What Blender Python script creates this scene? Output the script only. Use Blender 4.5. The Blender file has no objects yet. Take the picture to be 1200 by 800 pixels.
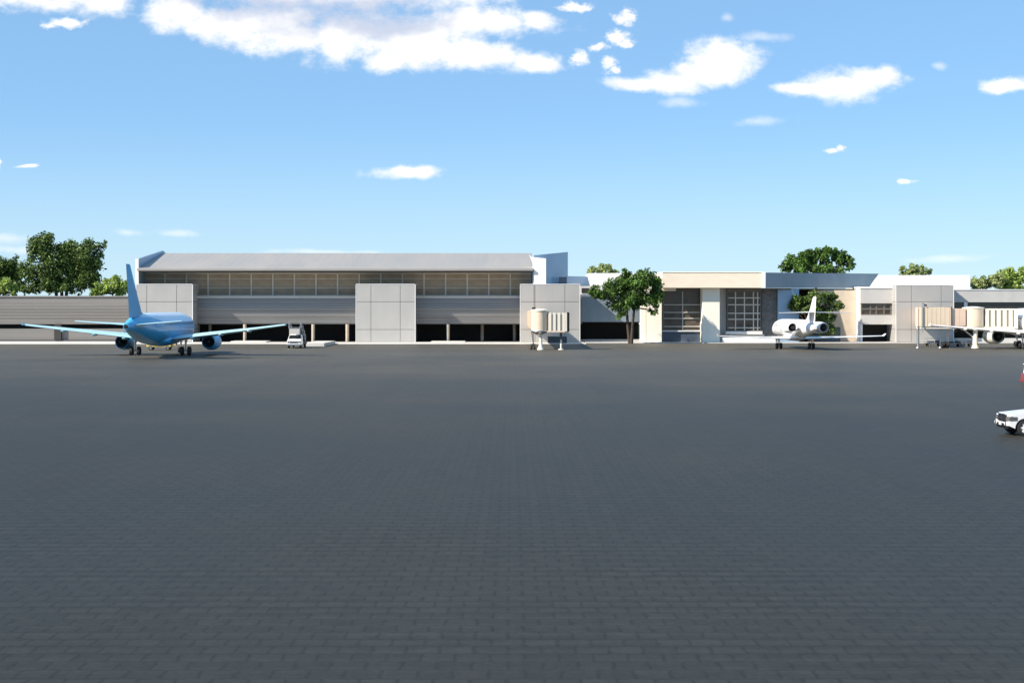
import bpy, math, random
from mathutils import Vector, Matrix, noise
R = math.radians
SC = bpy.context.scene
COL = SC.collection
F, CX, HY, CAMZ = 1800.0, 600.0, 360.0, 6.27      # focal length and horizon measured on the 1200 px photograph

def WX(px, Y): return (px - CX) / F * Y
def WZ(py, Y): return CAMZ + (HY - py) / F * Y

# ------------------------------------------------------------------ materials
def nodes(m):
    m.use_nodes = True
    nt = m.node_tree
    return nt, nt.nodes, nt.links, nt.nodes['Principled BSDF']

def mat(name, c, rough=.5, metal=0., spec=.5, var=.0, vscale=.6, bump=0., bscale=4., coat=0., stretch=(1, 1, 1)):
    m = bpy.data.materials.new(name)
    nt, N, L, b = nodes(m)
    b.inputs['Base Color'].default_value = (*c, 1)
    b.inputs['Roughness'].default_value = rough
    b.inputs['Metallic'].default_value = metal
    b.inputs['Specular IOR Level'].default_value = spec
    if coat:
        b.inputs['Coat Weight'].default_value = coat
        b.inputs['Coat Roughness'].default_value = .08
    if var or bump:
        tc = N.new('ShaderNodeTexCoord')
        mp = N.new('ShaderNodeMapping'); mp.inputs['Scale'].default_value = stretch
        L.new(tc.outputs['Object'], mp.inputs['Vector'])
    if var:
        n = N.new('ShaderNodeTexNoise'); n.inputs['Scale'].default_value = vscale
        n.inputs['Detail'].default_value = 6; n.inputs['Roughness'].default_value = .62
        L.new(mp.outputs[0], n.inputs['Vector'])
        r = N.new('ShaderNodeMapRange'); r.inputs[1].default_value = .3; r.inputs[2].default_value = .7
        r.inputs[3].default_value = 1 - var; r.inputs[4].default_value = 1 + var * .6
        L.new(n.outputs['Fac'], r.inputs[0])
        mx = N.new('ShaderNodeVectorMath'); mx.operation = 'SCALE'
        mx.inputs[0].default_value = c; L.new(r.outputs[0], mx.inputs['Scale'])
        L.new(mx.outputs[0], b.inputs['Base Color'])
        rr = N.new('ShaderNodeMapRange'); rr.inputs[1].default_value = .3; rr.inputs[2].default_value = .7
        rr.inputs[3].default_value = max(.03, rough - .1); rr.inputs[4].default_value = min(1, rough + .12)
        L.new(n.outputs['Fac'], rr.inputs[0]); L.new(rr.outputs[0], b.inputs['Roughness'])
    if bump:
        n2 = N.new('ShaderNodeTexNoise'); n2.inputs['Scale'].default_value = bscale; n2.inputs['Detail'].default_value = 4
        L.new(mp.outputs[0], n2.inputs['Vector'])
        bp = N.new('ShaderNodeBump'); bp.inputs['Strength'].default_value = bump; bp.inputs['Distance'].default_value = .03
        L.new(n2.outputs['Fac'], bp.inputs['Height']); L.new(bp.outputs[0], b.inputs['Normal'])
    return m

def leaf_mat(name, dark, light):
    m = bpy.data.materials.new(name)
    nt, N, L, b = nodes(m)
    g = N.new('ShaderNodeNewGeometry')
    n = N.new('ShaderNodeTexNoise'); n.inputs['Scale'].default_value = .45; n.inputs['Detail'].default_value = 3
    L.new(g.outputs['Position'], n.inputs['Vector'])
    ad = N.new('ShaderNodeMath'); ad.operation = 'ADD'
    ml = N.new('ShaderNodeMath'); ml.operation = 'MULTIPLY'; ml.inputs[1].default_value = .55
    L.new(g.outputs['Random Per Island'], ml.inputs[0])
    L.new(n.outputs['Fac'], ad.inputs[0]); L.new(ml.outputs[0], ad.inputs[1])
    r = N.new('ShaderNodeValToRGB')
    r.color_ramp.elements[0].position = .5; r.color_ramp.elements[0].color = (*dark, 1)
    r.color_ramp.elements[1].position = 1.05; r.color_ramp.elements[1].color = (*light, 1)
    L.new(ad.outputs[0], r.inputs[0]); L.new(r.outputs[0], b.inputs['Base Color'])
    b.inputs['Roughness'].default_value = .55
    b.inputs['Specular IOR Level'].default_value = .3
    tr = N.new('ShaderNodeBsdfTranslucent'); L.new(r.outputs[0], tr.inputs['Color'])
    mx = N.new('ShaderNodeMixShader'); mx.inputs[0].default_value = .25
    out = N['Material Output']
    L.new(b.outputs[0], mx.inputs[1]); L.new(tr.outputs[0], mx.inputs[2]); L.new(mx.outputs[0], out.inputs['Surface'])
    return m

def apron_mat():
    m = bpy.data.materials.new('paved_apron')
    nt, N, L, b = nodes(m)
    tc = N.new('ShaderNodeTexCoord')
    # worn paving rows: wavering courses of stones, slightly different from stone to stone
    def node_noise(sc, det, scale=(1, 1, 1)):
        mp_ = N.new('ShaderNodeMapping'); mp_.inputs['Scale'].default_value = scale
        L.new(tc.outputs['Object'], mp_.inputs['Vector'])
        n_ = N.new('ShaderNodeTexNoise'); n_.inputs['Scale'].default_value = sc; n_.inputs['Detail'].default_value = det
        L.new(mp_.outputs[0], n_.inputs['Vector']); return n_.outputs['Fac']
    def mth(op, a, b_=None, c_=None):
        k = N.new('ShaderNodeMath'); k.operation = op
        for q_, v_ in enumerate((a, b_, c_)):
            if v_ is None: continue
            if isinstance(v_, (int, float)): k.inputs[q_].default_value = v_
            else: L.new(v_, k.inputs[q_])
        return k.outputs[0]
    sx = N.new('ShaderNodeSeparateXYZ'); L.new(tc.outputs['Object'], sx.inputs[0])
    row = mth('SINE', mth('ADD', mth('MULTIPLY', sx.outputs[1], 2 * math.pi / .74), mth('MULTIPLY', node_noise(1.0, 4, (.9, .55, 1)), 5.0)))
    colm = mth('SINE', mth('ADD', mth('MULTIPLY', sx.outputs[0], 2 * math.pi / .74), mth('MULTIPLY', node_noise(.8, 3), 4.0)))
    stone = mth('ADD', mth('MULTIPLY', mth('POWER', mth('MULTIPLY_ADD', row, .5, .5), 1.4), .46), mth('MULTIPLY', mth('MULTIPLY_ADD', colm, .5, .5), .12))
    stone = mth('ADD', stone, mth('MULTIPLY', node_noise(2.4, 3), .50))
    amp = node_noise(.16, 3)
    stf = mth('ADD', 1.0, mth('MULTIPLY', mth('SUBTRACT', stone, .55), mth('MULTIPLY_ADD', amp, 1.3, -.25)))
    # large soft wear patches + tyre lanes running towards the gates
    n1 = N.new('ShaderNodeTexNoise'); n1.inputs['Scale'].default_value = .045; n1.inputs['Detail'].default_value = 5
    L.new(tc.outputs['Object'], n1.inputs['Vector'])
    mp = N.new('ShaderNodeMapping'); mp.inputs['Scale'].default_value = (.42, .012, 1)
    L.new(tc.outputs['Object'], mp.inputs['Vector'])
    n2 = N.new('ShaderNodeTexNoise'); n2.inputs['Scale'].default_value = 1; n2.inputs['Detail'].default_value = 4
    L.new(mp.outputs[0], n2.inputs['Vector'])
    n3 = N.new('ShaderNodeTexNoise'); n3.inputs['Scale'].default_value = 7; n3.inputs['Detail'].default_value = 5
    L.new(tc.outputs['Object'], n3.inputs['Vector'])
    def rng(src, lo, hi):
        r = N.new('ShaderNodeMapRange'); r.inputs[1].default_value = .3; r.inputs[2].default_value = .7
        r.inputs[3].default_value = lo; r.inputs[4].default_value = hi
        L.new(src, r.inputs[0]); return r.outputs[0]
    def mul(a, c):
        k = N.new('ShaderNodeMath'); k.operation = 'MULTIPLY'; L.new(a, k.inputs[0]); L.new(c, k.inputs[1]); return k.outputs[0]
    f = mul(mul(rng(n1.outputs['Fac'], .88, 1.1), rng(n2.outputs['Fac'], .96, 1.03)), rng(n3.outputs['Fac'], .86, 1.12))
    br = N.new('ShaderNodeTexBrick'); br.offset = .5
    br.inputs['Scale'].default_value = 1.0
    br.inputs['Brick Width'].default_value = .62; br.inputs['Row Height'].default_value = .62
    br.inputs['Mortar Size'].default_value = .045; br.inputs['Mortar Smooth'].default_value = .5
    br.inputs['Color1'].default_value = (1.07, 1.07, 1.07, 1); br.inputs['Color2'].default_value = (.94, .94, .94, 1); br.inputs['Mortar'].default_value = (.74, .74, .74, 1)
    wv_ = N.new('ShaderNodeTexNoise'); wv_.inputs['Scale'].default_value = 3.5; wv_.inputs['Detail'].default_value = 3
    L.new(tc.outputs['Object'], wv_.inputs['Vector'])
    wo_ = N.new('ShaderNodeVectorMath'); wo_.operation = 'MULTIPLY_ADD'; wo_.inputs[1].default_value = (.16, .16, 0)
    L.new(wv_.outputs['Color'], wo_.inputs[0]); L.new(tc.outputs['Object'], wo_.inputs[2]); L.new(wo_.outputs[0], br.inputs['Vector'])
    bsep = N.new('ShaderNodeSeparateXYZ'); L.new(br.outputs['Color'], bsep.inputs[0])
    stf = mth('MULTIPLY', stf, bsep.outputs[0])
    cst = N.new('ShaderNodeCombineXYZ')
    v0 = N.new('ShaderNodeVectorMath'); v0.operation = 'MULTIPLY'
    v0.inputs[1].default_value = APRON_COL
    L.new(stf, cst.inputs[0]); L.new(stf, cst.inputs[1]); L.new(stf, cst.inputs[2]); L.new(cst.outputs[0], v0.inputs[0])
    # paler towards the terminal: grazing reflection of the facade put into the stone colour
    facade_sheen = mth('ADD', mth('DIVIDE', mth('SUBTRACT', sx.outputs[1], 40.0), 210.0), mth('MULTIPLY', mth('SUBTRACT', n1.outputs['Fac'], .5), .35))
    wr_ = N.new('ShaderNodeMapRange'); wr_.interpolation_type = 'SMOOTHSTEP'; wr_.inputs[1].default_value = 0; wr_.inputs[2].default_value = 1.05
    wr_.inputs[3].default_value = 0; wr_.inputs[4].default_value = 1; L.new(facade_sheen, wr_.inputs[0])
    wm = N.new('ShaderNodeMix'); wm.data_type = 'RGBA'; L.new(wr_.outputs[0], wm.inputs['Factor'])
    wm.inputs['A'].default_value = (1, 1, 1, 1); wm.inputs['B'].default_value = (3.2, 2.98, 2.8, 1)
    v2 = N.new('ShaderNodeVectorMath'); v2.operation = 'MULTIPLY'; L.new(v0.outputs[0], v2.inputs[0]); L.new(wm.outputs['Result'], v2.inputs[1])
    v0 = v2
    v1 = N.new('ShaderNodeVectorMath'); v1.operation = 'SCALE'; L.new(v0.outputs[0], v1.inputs[0]); L.new(f, v1.inputs['Scale'])
    L.new(v1.outputs[0], b.inputs['Base Color'])
    L.new(rng(n1.outputs['Fac'], APRON_R - .03, APRON_R + .04), b.inputs['Roughness'])
    b.inputs['Specular IOR Level'].default_value = APRON_S; b.inputs['IOR'].default_value = 1.2
    hs = N.new('ShaderNodeMath'); hs.operation = 'MULTIPLY_ADD'; hs.inputs[1].default_value = .35
    L.new(n3.outputs['Fac'], hs.inputs[0])
    L.new(stone, hs.inputs[2])
    bp = N.new('ShaderNodeBump'); bp.inputs['Strength'].default_value = .2; bp.inputs['Distance'].default_value = .02
    L.new(hs.outputs[0], bp.inputs['Height']); L.new(bp.outputs[0], b.inputs['Normal'])
    return m

def ribbed_mat(name, c, rough, metal, period, strength):
    """horizontally ribbed sheet cladding"""
    m = mat(name, c, rough, metal, .5, var=.10, vscale=.25, stretch=(.2, 1, 2.5))
    nt, N, L, b = nodes(m)
    tc = N.new('ShaderNodeTexCoord')
    w = N.new('ShaderNodeTexWave'); w.bands_direction = 'Z'; w.wave_profile = 'SIN'
    w.inputs['Scale'].default_value = 2 * math.pi / period / 20 * 1.0
    L.new(tc.outputs['Object'], w.inputs['Vector'])
    bp = N.new('ShaderNodeBump'); bp.inputs['Strength'].default_value = strength; bp.inputs['Distance'].default_value = .06
    L.new(w.outputs['Fac'], bp.inputs['Height']); L.new(bp.outputs[0], b.inputs['Normal'])
    return m

APRON_COL, APRON_R, APRON_S = (.0315, .0315, .0275), .52, .5
M = dict(
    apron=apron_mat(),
    grass=mat('field_grass', (.06, .10, .03), .9, var=.3, vscale=.05),
    kerb=mat('pale_concrete', (.60, .58, .54), .7, var=.12, vscale=.5, bump=.1),
    concrete=mat('concrete', (.5, .48, .44), .75, var=.15, vscale=.6, bump=.15),
    tan=mat('tan_concrete', (.46, .40, .32), .75, var=.12),
    dark=mat('dark_recess', (.03, .029, .028), .7, var=.3),  # black of deep shade put into the recess surfaces; the pilaster shares it
    joint=mat('dark_joint', (.07, .07, .075), .7),
    panel=mat('composite_panel', (.43, .42, .40), .38, metal=.15, var=.06, vscale=.35, stretch=(1, 1, .4)),
    trim=mat('pale_trim', (.78, .78, .77), .4, var=.04),
    band=ribbed_mat('ribbed_cladding', (.255, .255, .255), .45, .45, .42, .25),
    wing=mat('grey_render', (.20, .19, .18), .55, metal=.2, var=.10, vscale=.3, stretch=(.15, 1, 3)),
    roof=mat('standing_seam_roof', (.345, .325, .30), .45, metal=.1, var=.03, vscale=.3, stretch=(1, .1, 1)),
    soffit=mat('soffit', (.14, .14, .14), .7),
    cream=mat('cream_render', (.88, .83, .71), .75, var=.06, vscale=.5, bump=.05),
    stone=mat('travertine', (.84, .73, .59), .7, var=.07, vscale=.8, stretch=(.5, 1, 2), bump=.08),
    tanwall=mat('sand_wall', (.62, .52, .40), .8, var=.12, vscale=.9),
    white=mat('white_render', (.86, .85, .82), .7, var=.04, vscale=.4),
    shade_blue_clad=mat('shade_blue_cladding', (.33, .46, .60), .42, metal=.3, var=.10, vscale=.5, stretch=(1, 1, .3)),  # bluish shade on turned-away walls put into the colour; plain blue wall shares it
    blue_deep=mat('deep_shade_cladding', (.25, .31, .36), .38, metal=.35, var=.15, vscale=.35, stretch=(1, 1, .4)),  # shade on the link wall and turned roof edge put into the colour
    greywall=mat('grey_block', (.50, .49, .47), .6, var=.08, vscale=.5),
    darkstone=mat('dark_stone', (.17, .165, .16), .5, var=.5, vscale=1.6),
    frame=mat('pale_frame', (.62, .59, .54), .45),
    clere=mat('taupe_frame', (.72, .67, .58), .5),
    framed=mat('bronze_frame', (.14, .125, .11), .45),
    pane=mat('bronze_glass', (.48, .385, .28), .35, spec=.12, var=.35, vscale=.18, stretch=(1, 1, 2.2)),
    pane_brown=mat('brown_glass', (.10, .08, .064), .12, spec=.4, var=.5, vscale=.5),
    pane_dark=mat('smoked_glass', (.035, .032, .030), .06, spec=.7, var=.5, vscale=.5),
    navy=mat('navy_shade_and_paint', (.07, .09, .125), .35, var=.3, vscale=.7),  # blue shade of low white walls put into the colour; blue fittings share it
    plane_blue=mat('sky_blue_paint', (.06, .40, .70), .34, coat=.3, var=.05, vscale=.4),
    plane_top=mat('sunlit_top_blue', (.50, .69, .88), .3, coat=.3),  # sun on the fuselage top put into the colour
    plane_fin=mat('fin_blue_paint', (.065, .36, .60), .40, coat=.0, spec=.4, var=.05, vscale=.4),
    wing_blue=mat('pale_cyan_paint', (.40, .62, .68), .35, var=.07, vscale=.6),
    plane_white=mat('aircraft_white', (.82, .82, .80), .3, coat=.4, var=.04, vscale=.4),
    engine_cream=mat('engine_white', (.74, .75, .66), .32, var=.05),
    jet_white=mat('jet_white', (.86, .86, .85), .28, coat=.5, var=.03),
    wing_under=mat('grey_wing', (.55, .56, .57), .4, var=.06),
    black=mat('black_rubber', (.02, .02, .02), .75),
    exhaust=mat('sooty_metal', (.025, .025, .027), .5, metal=.6),
    steel=mat('steel', (.45, .46, .47), .35, metal=.8),
    chrome=mat('chrome', (.75, .75, .76), .15, metal=1.),
    glass=mat('vehicle_glass', (.015, .018, .022), .05, spec=.8),
    car_white=mat('white_car_paint', (.84, .84, .84), .25, coat=.8, var=.02),
    blackpl=mat('black_plastic', (.015, .015, .016), .5, spec=.2),
    lamp=mat('lamp_lens', (.10, .10, .10), .2, spec=.5),
    amber=mat('amber_lens', (.75, .30, .04), .2),
    red=mat('red_paint', (.22, .025, .03), .35, coat=.4),
    bridge=mat('bridge_cream', (.68, .56, .42), .5, var=.06, vscale=.7),
    bridge_pink=mat('bridge_beige', (.66, .50, .39), .5, var=.06, vscale=.7),
    bridge_white=mat('bridge_white', (.76, .71, .60), .45, var=.04),
    bellows=mat('bellows_fabric', (.36, .34, .31), .8),
    yellow=mat('faded_yellow', (.62, .48, .16), .5, var=.1),
    emblem=mat('grey_emblem', (.42, .43, .46), .4),
    bark=mat('bark', (.06, .046, .034), .9, var=.3, vscale=3, bump=.4, bscale=12),
    leaf_dark=leaf_mat('dark_leaves', (.024, .045, .013), (.16, .25, .055)),
    leaf_mid=leaf_mat('green_leaves', (.022, .048, .011), (.14, .265, .048)),
    leaf_pale=leaf_mat('pale_leaves', (.16, .22, .07), (.40, .46, .19)),
    leaf_lime=leaf_mat('lime_leaves', (.15, .24, .04), (.38, .48, .12)),
)

# ------------------------------------------------------------------ mesh helper
class MB:
    def __init__(s): s.v, s.f = [], []
    def add(s, vs, fs):
        o = len(s.v); s.v += [tuple(p) for p in vs]; s.f += [tuple(o + i for i in q) for q in fs]; return s
    def box(s, x0, x1, y0, y1, z0, z1):
        return s.add([(x0, y0, z0), (x1, y0, z0), (x1, y1, z0), (x0, y1, z0), (x0, y0, z1), (x1, y0, z1), (x1, y1, z1), (x0, y1, z1)],
                     [(3, 2, 1, 0), (4, 5, 6, 7), (0, 1, 5, 4), (1, 2, 6, 5), (2, 3, 7, 6), (3, 0, 4, 7)])
    def hexa(s, p):   # 8 points: bottom loop then top loop
        return s.add(p, [(3, 2, 1, 0), (4, 5, 6, 7), (0, 1, 5, 4), (1, 2, 6, 5), (2, 3, 7, 6), (3, 0, 4, 7)])
    def wall(s, xa, ya, xb, yb, th, z0, za, zb=None):   # vertical slab from a to b, thickness away from the viewer; top may slope
        zb = za if zb is None else zb
        d = Vector((xb - xa, yb - ya)).normalized(); n = Vector((-d.y, d.x)) * th
        return s.hexa([(xa, ya, z0), (xb, yb, z0), (xb + n.x, yb + n.y, z0), (xa + n.x, ya + n.y, z0),
                       (xa, ya, za), (xb, yb, zb), (xb + n.x, yb + n.y, zb), (xa + n.x, ya + n.y, za)])
    def prism(s, poly, axis, a, b):  # polygon in the other two axes, extruded along axis from a to b
        def P(u, v, w):
            return {'x': (w, u, v), 'y': (u, w, v), 'z': (u, v, w)}[axis]
        n = len(poly)
        vs = [P(u, v, a) for u, v in poly] + [P(u, v, b) for u, v in poly]
        fs = [tuple(range(n)), tuple(range(2 * n - 1, n - 1, -1))]
        fs += [(i, i + n, (i + 1) % n + n, (i + 1) % n) for i in range(n)]
        return s.add(vs, fs)
    def loft(s, rings, cap=True, closed=False):
        n = len(rings[0]); vs = [p for r in rings for p in r]; fs = []
        for k in range(len(rings) - 1):
            for i in range(n):
                j = (i + 1) % n
                fs.append((k * n + i, k * n + j, (k + 1) * n + j, (k + 1) * n + i))
        if cap: fs += [tuple(range(n - 1, -1, -1)), tuple((len(rings) - 1) * n + i for i in range(n))]
        return s.add(vs, fs)
    def tube(s, p, q, r0, r1=None, n=10):
        r1 = r0 if r1 is None else r1
        p, q = Vector(p), Vector(q); d = (q - p).normalized()
        a = d.orthogonal().normalized(); b = d.cross(a)
        rings = [[c + (a * math.cos(t) + b * math.sin(t)) * r for t in [2 * math.pi * i / n for i in range(n)]] for c, r in ((p, r0), (q, r1))]
        return s.loft(rings)
    def lathe(s, prof, axis='y', c=(0, 0, 0), n=24, cap=False):  # prof: (along, radius)
        rings = []
        for t, r in prof:
            ring = []
            for i in range(n):
                a = 2 * math.pi * i / n; u, v = r * math.cos(a), r * math.sin(a)
                ring.append({'y': (c[0] + u, c[1] + t, c[2] + v), 'x': (c[0] + t, c[1] + u, c[2] + v), 'z': (c[0] + u, c[1] + v, c[2] + t)}[axis])
            rings.append(ring)
        return s.loft(rings, cap=cap)
    def build(s, name, m, parent=None, smooth=False, bevel=0., label=None):
        me = bpy.data.meshes.new(name)
        off = Vector(parent_origin(parent)) if parent else Vector((0, 0, 0))
        me.from_pydata([tuple(Vector(p) - off) for p in s.v], [], s.f)
        import bmesh
        bm = bmesh.new(); bm.from_mesh(me); bmesh.ops.recalc_face_normals(bm, faces=bm.faces); bm.to_mesh(me); bm.free()
        me.materials.append(M[m] if isinstance(m, str) else m)
        o = bpy.data.objects.new(name, me); COL.objects.link(o)
        if parent: o.parent = parent
        if smooth:
            me.shade_smooth()
            try: me.set_sharp_from_angle(angle=R(40))
            except Exception: pass
        if bevel:
            bv = o.modifiers.new('edge', 'BEVEL'); bv.width = bevel; bv.segments = 2; bv.limit_method = 'ANGLE'; bv.angle_limit = R(40)
        if label: o['label'] = label
        return o

ORI = {}
def parent_origin(p): return ORI.get(p.name, (0, 0, 0))
def thing(name, label, cat, loc=(0, 0, 0), rz=0, group=None, world=False):
    """Empty at the thing's base. world=True: parts are given in world coordinates."""
    o = bpy.data.objects.new(name, None); COL.objects.link(o); o.empty_display_size = 1
    o.location = loc; o.rotation_euler.z = rz
    tag(o, label, cat, group)
    ORI[o.name] = tuple(loc) if world else (0, 0, 0)
    return o
def tag(o, label, cat, group=None):
    o['label'] = label; o['category'] = cat
    if group: o['group'] = group
    return o
def sub(root_like, part):   # sub-parts use the same origin as their part's thing
    ORI[part.name] = ORI.get(root_like.name, (0, 0, 0)); return part
def structure(o): o['kind'] = 'structure'; return o
def copy_part(o, parent, loc=None):
    c = o.copy(); COL.objects.link(c); c.parent = parent
    if loc is not None: c.location = loc
    for ch in o.children:
        d = ch.copy(); COL.objects.link(d); d.parent = c
    return c
def copy_tree(o, parent=None):
    kids = list(o.children); c = o.copy(); COL.objects.link(c); c.parent = parent
    for ch in kids: copy_tree(ch, c)
    return c

# ------------------------------------------------------------------ ground
g = MB(); g.add([(-6000, -3000, -.03), (6000, -3000, -.03), (6000, 9000, -.03), (-6000, 9000, -.03)], [(0, 1, 2, 3)])
structure(g.build('ground', 'grass'))
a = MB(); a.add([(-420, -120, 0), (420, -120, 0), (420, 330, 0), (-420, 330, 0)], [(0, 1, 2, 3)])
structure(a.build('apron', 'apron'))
k = MB(); k.box(WX(-80, 263), WX(686, 263), 261, 300, -.02, .13)
structure(k.build('pavement', 'kerb', bevel=.02))
k = MB(); k.box(WX(686, 269) + .05, WX(1420, 269), 267.5, 300, -.02, .12)
structure(k.build('path', 'greywall', bevel=.02))

# ------------------------------------------------------------------ gate blocks (four projecting panelled boxes)
def gate_block(pl, pr, vx, top, label, ps=(353.5, 386), Y=272, depth=7.0):
    x0, x1 = WX(pl, Y), WX(pr, Y); zt = WZ(top, Y)
    t = thing('gate_block', label, 'building', ((x0 + x1) / 2, Y, 0), group='panelled gate blocks of the terminal', world=True)
    MB().box(x0 + .06, x1 - .06, Y + .06, Y + depth, .1, zt - .06).build('wall', 'joint', t)
    xs = [x0] + [WX(v, Y) for v in vx] + [x1]; zs = [.14] + [WZ(v, Y) for v in sorted(ps, reverse=True)] + [zt]
    gap = .035
    p = MB()
    for i in range(len(xs) - 1):
        for j in range(len(zs) - 1):
            p.box(xs[i] + gap, xs[i + 1] - gap, Y, Y + .055, zs[j] + gap, zs[j + 1] - gap)
    for j in range(len(zs) - 1):
        for xa, xb in ((x0, x0 + .055), (x1 - .055, x1)):
            for ya, yb in ((Y + .09, Y + depth * .5 - .03), (Y + depth * .5 + .03, Y + depth)):
                p.box(xa, xb, ya, yb, zs[j] + gap, zs[j + 1] - gap)
    p.build('panel_cladding', 'panel', t, bevel=.012)
    c = MB(); c.box(x0 - .04, x1 + .04, Y - .04, Y + depth + .04, zt + .002, zt + .12); c.build('coping', 'trim', t, bevel=.01)
    MB().box(x1 + .002, x1 + .14, Y - .03, Y + .14, .14, zt).build('corner_trim', 'trim', t); MB().box(x0 - .10, x0 - .002, Y - .03, Y + .10, .14, zt).build('corner_trim', 'trim', t)
    return t
gate_block(160, 225, (172, 207), 333.5, 'pale panelled block rising behind the tail of the light blue airliner')
gate_block(417.5, 486, (434.7, 469), 333.5, 'pale panelled block standing free in the middle of the long terminal hall front')
gate_block(610, 679, (627, 662), 333.5, 'pale panelled block behind the short boarding bridge with the drum-shaped cab')
gate_block(1050.5, 1117, (1068, 1103), 334.5, 'pale panelled block behind the long beige boarding bridge')

# ------------------------------------------------------------------ terminal hall
HB, HW = 276.6, 278.4           # front of the ribbed band, front of the clerestory
t = thing('terminal_hall', 'long grey terminal hall with a sloping roof and a continuous row of upper windows', 'building', (-31, 290, 0), world=True)
xl, xr = WX(157.5, 272), WX(625, 272)
zb0, zb1 = WZ(379.6, HB), WZ(349.5, HB)
# ribbed band: slightly bellied sheet with folded seams, between gate blocks
band = MB()
prof = [(HB + .25, zb0), (HB + .05, zb0 + .05), (HB - .05, zb0 + .55)]
nr = 9
for i in range(nr + 1):
    z = zb0 + .6 + (zb1 - zb0 - .7) * i / nr
    yb = HB - .32 * math.sin(math.pi * (i + .7) / (nr + 1.4))
    prof += [(yb, z), (yb + (.09 if i % 3 == 1 else .03), z + .05)]
prof += [(HB + .05, zb1), (HB + 3.5, zb1), (HB + 3.5, zb0)]
band.prism(prof, 'x', WX(152, HB), WX(682, HB))
band.build('ribbed_band', 'band', t)
MB().box(WX(152, HB), WX(682, HB), HB - .25, HW + .3, zb1 + .004, zb1 + .42).build('ledge', 'greywall', t, bevel=.03)
# upper wall and clerestory windows
zs0, zs1 = zb1 + .42, 12.60
MB().box(xl + .5, xr, HW + .25, HW + .5, zs0, zs1 + .1).build('upper_wall', 'framed', t)
w0, pitch = 168.2, 25.3
first = None
pxs = [168.0 + pitch * i for i in range(0, 18)]
px2x = lambda p: WX(p, HW)
step = px2x(pxs[1]) - px2x(pxs[0])
for i, p in enumerate(pxs):
    x0 = px2x(p)
    if p + pitch > 626: break
    if first is None:
        fr = MB()
        fr.box(x0 - .13, x0 + .13, HW - .06, HW + .2, zs0, zs1 - .05)                 # mullion
        for zz, h in ((WZ(337.5, HW), .05), (WZ(326.5, HW), .05), (zs0 + .08, .10), (zs1 - .14, .14)):
            fr.box(x0 + .135, x0 + step - .135, HW + .02, HW + .16, zz - h, zz + h)
        first = fr.build('window', 'clere', t); sub(t, first)
        MB().box(x0 + .135, x0 + step - .135, HW + .12, HW + .2, zs0 + .02, zs1 - .06).build('pane', 'pane', first)
    else:
        copy_part(first, t, (i * step, 0, 0))
MB().box(xl + .5, xr, 272.3, HW + .6, 12.50, 12.58).build('soffit', 'soffit', t)
# roof: one slope up to the ridge, one down behind
rz0, ry0, rz1, ry1 = WZ(317, 272), 271.9, WZ(296.6, 292), 292.
rf = MB()
rf.prism([(ry0, rz0), (ry0, rz0 + .30), (ry1, rz1), (ry1 + 20, rz1 - 3.2), (ry1 + 20, rz0 - .3), (HW + .6, rz0 - .12)], 'x', xl + .48, xr)
for i in range(47):
    x = xl + 1.3 + i * 1.48
    if x < xr - .2: rf.hexa([(x, ry0 + .1, rz0 + .29), (x + .05, ry0 + .1, rz0 + .29), (x + .05, ry1, rz1 - .02), (x, ry1, rz1 - .02),
                   (x, ry0 + .1, rz0 + .32), (x + .05, ry0 + .1, rz0 + .32), (x + .05, ry1, rz1 + .01), (x, ry1, rz1 + .01)])
rf.build('roof', 'roof', t)
MB().box(xl + .48, xr, ry0 - .12, ry0 - .004, rz0 - .05, rz0 + .36).build('gutter', 'roof', t, bevel=.03)
# gable walls and end walls
for xg in (xl + .5, xr - .45):
    MB().prism([(HW + .52, .15), (311.5, .15), (311.5, 12.4), (HW + .52, 12.4)], 'x', xg, xg + .4).build('gable_wall', 'greywall', t)
MB().box(xl + .5, xr, 311.6, 312, .15, 12.5).build('rear_wall', 'greywall', t)
pp = MB(); pp.prism([(279.2, .14), (312, .14), (312, 14), (292.3, 17.05), (273.2, WZ(303.2, 273.2)), (273.2, 10.45), (279.2, 10.45)], 'x', xl, xl + .47)
pp.build('parapet_wall', 'shade_blue_clad', t)
pp = MB(); pp.box(xl - .03, xl + .5, 272.9, 273.19, 10.45, WZ(303, 273)); pp.build('parapet_end', 'white', t)
wp = MB(); wp.prism([(WX(620.5, 271), WZ(298.6, 271)), (WX(623, 271), WZ(300.8, 271)), (WX(640, 271), WZ(302.6, 271)), (WX(640, 271), 10.41), (WX(626, 271), 10.41), (WX(625.6, 271), WZ(316, 271)), (WX(624.2, 271), WZ(307, 271))], 'y', 272.25, 274.2)
wp.build('end_pier', 'white', t)
xa, ya = WX(625.5, 273), 273.0; L_ = 7.4; th = R(33)
MB().wall(xa, ya, xa + L_ * math.cos(th), ya + L_ * math.sin(th), .4, 8.6, WZ(299.2, 273), WZ(295.2, 277)).build('angled_wall', 'shade_blue_clad', t)
MB().box(WX(655, 275), WX(664, 275), 274.6, 275.4, 8.6, WZ(324.5, 275)).build('plant_box', 'navy', t)
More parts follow.
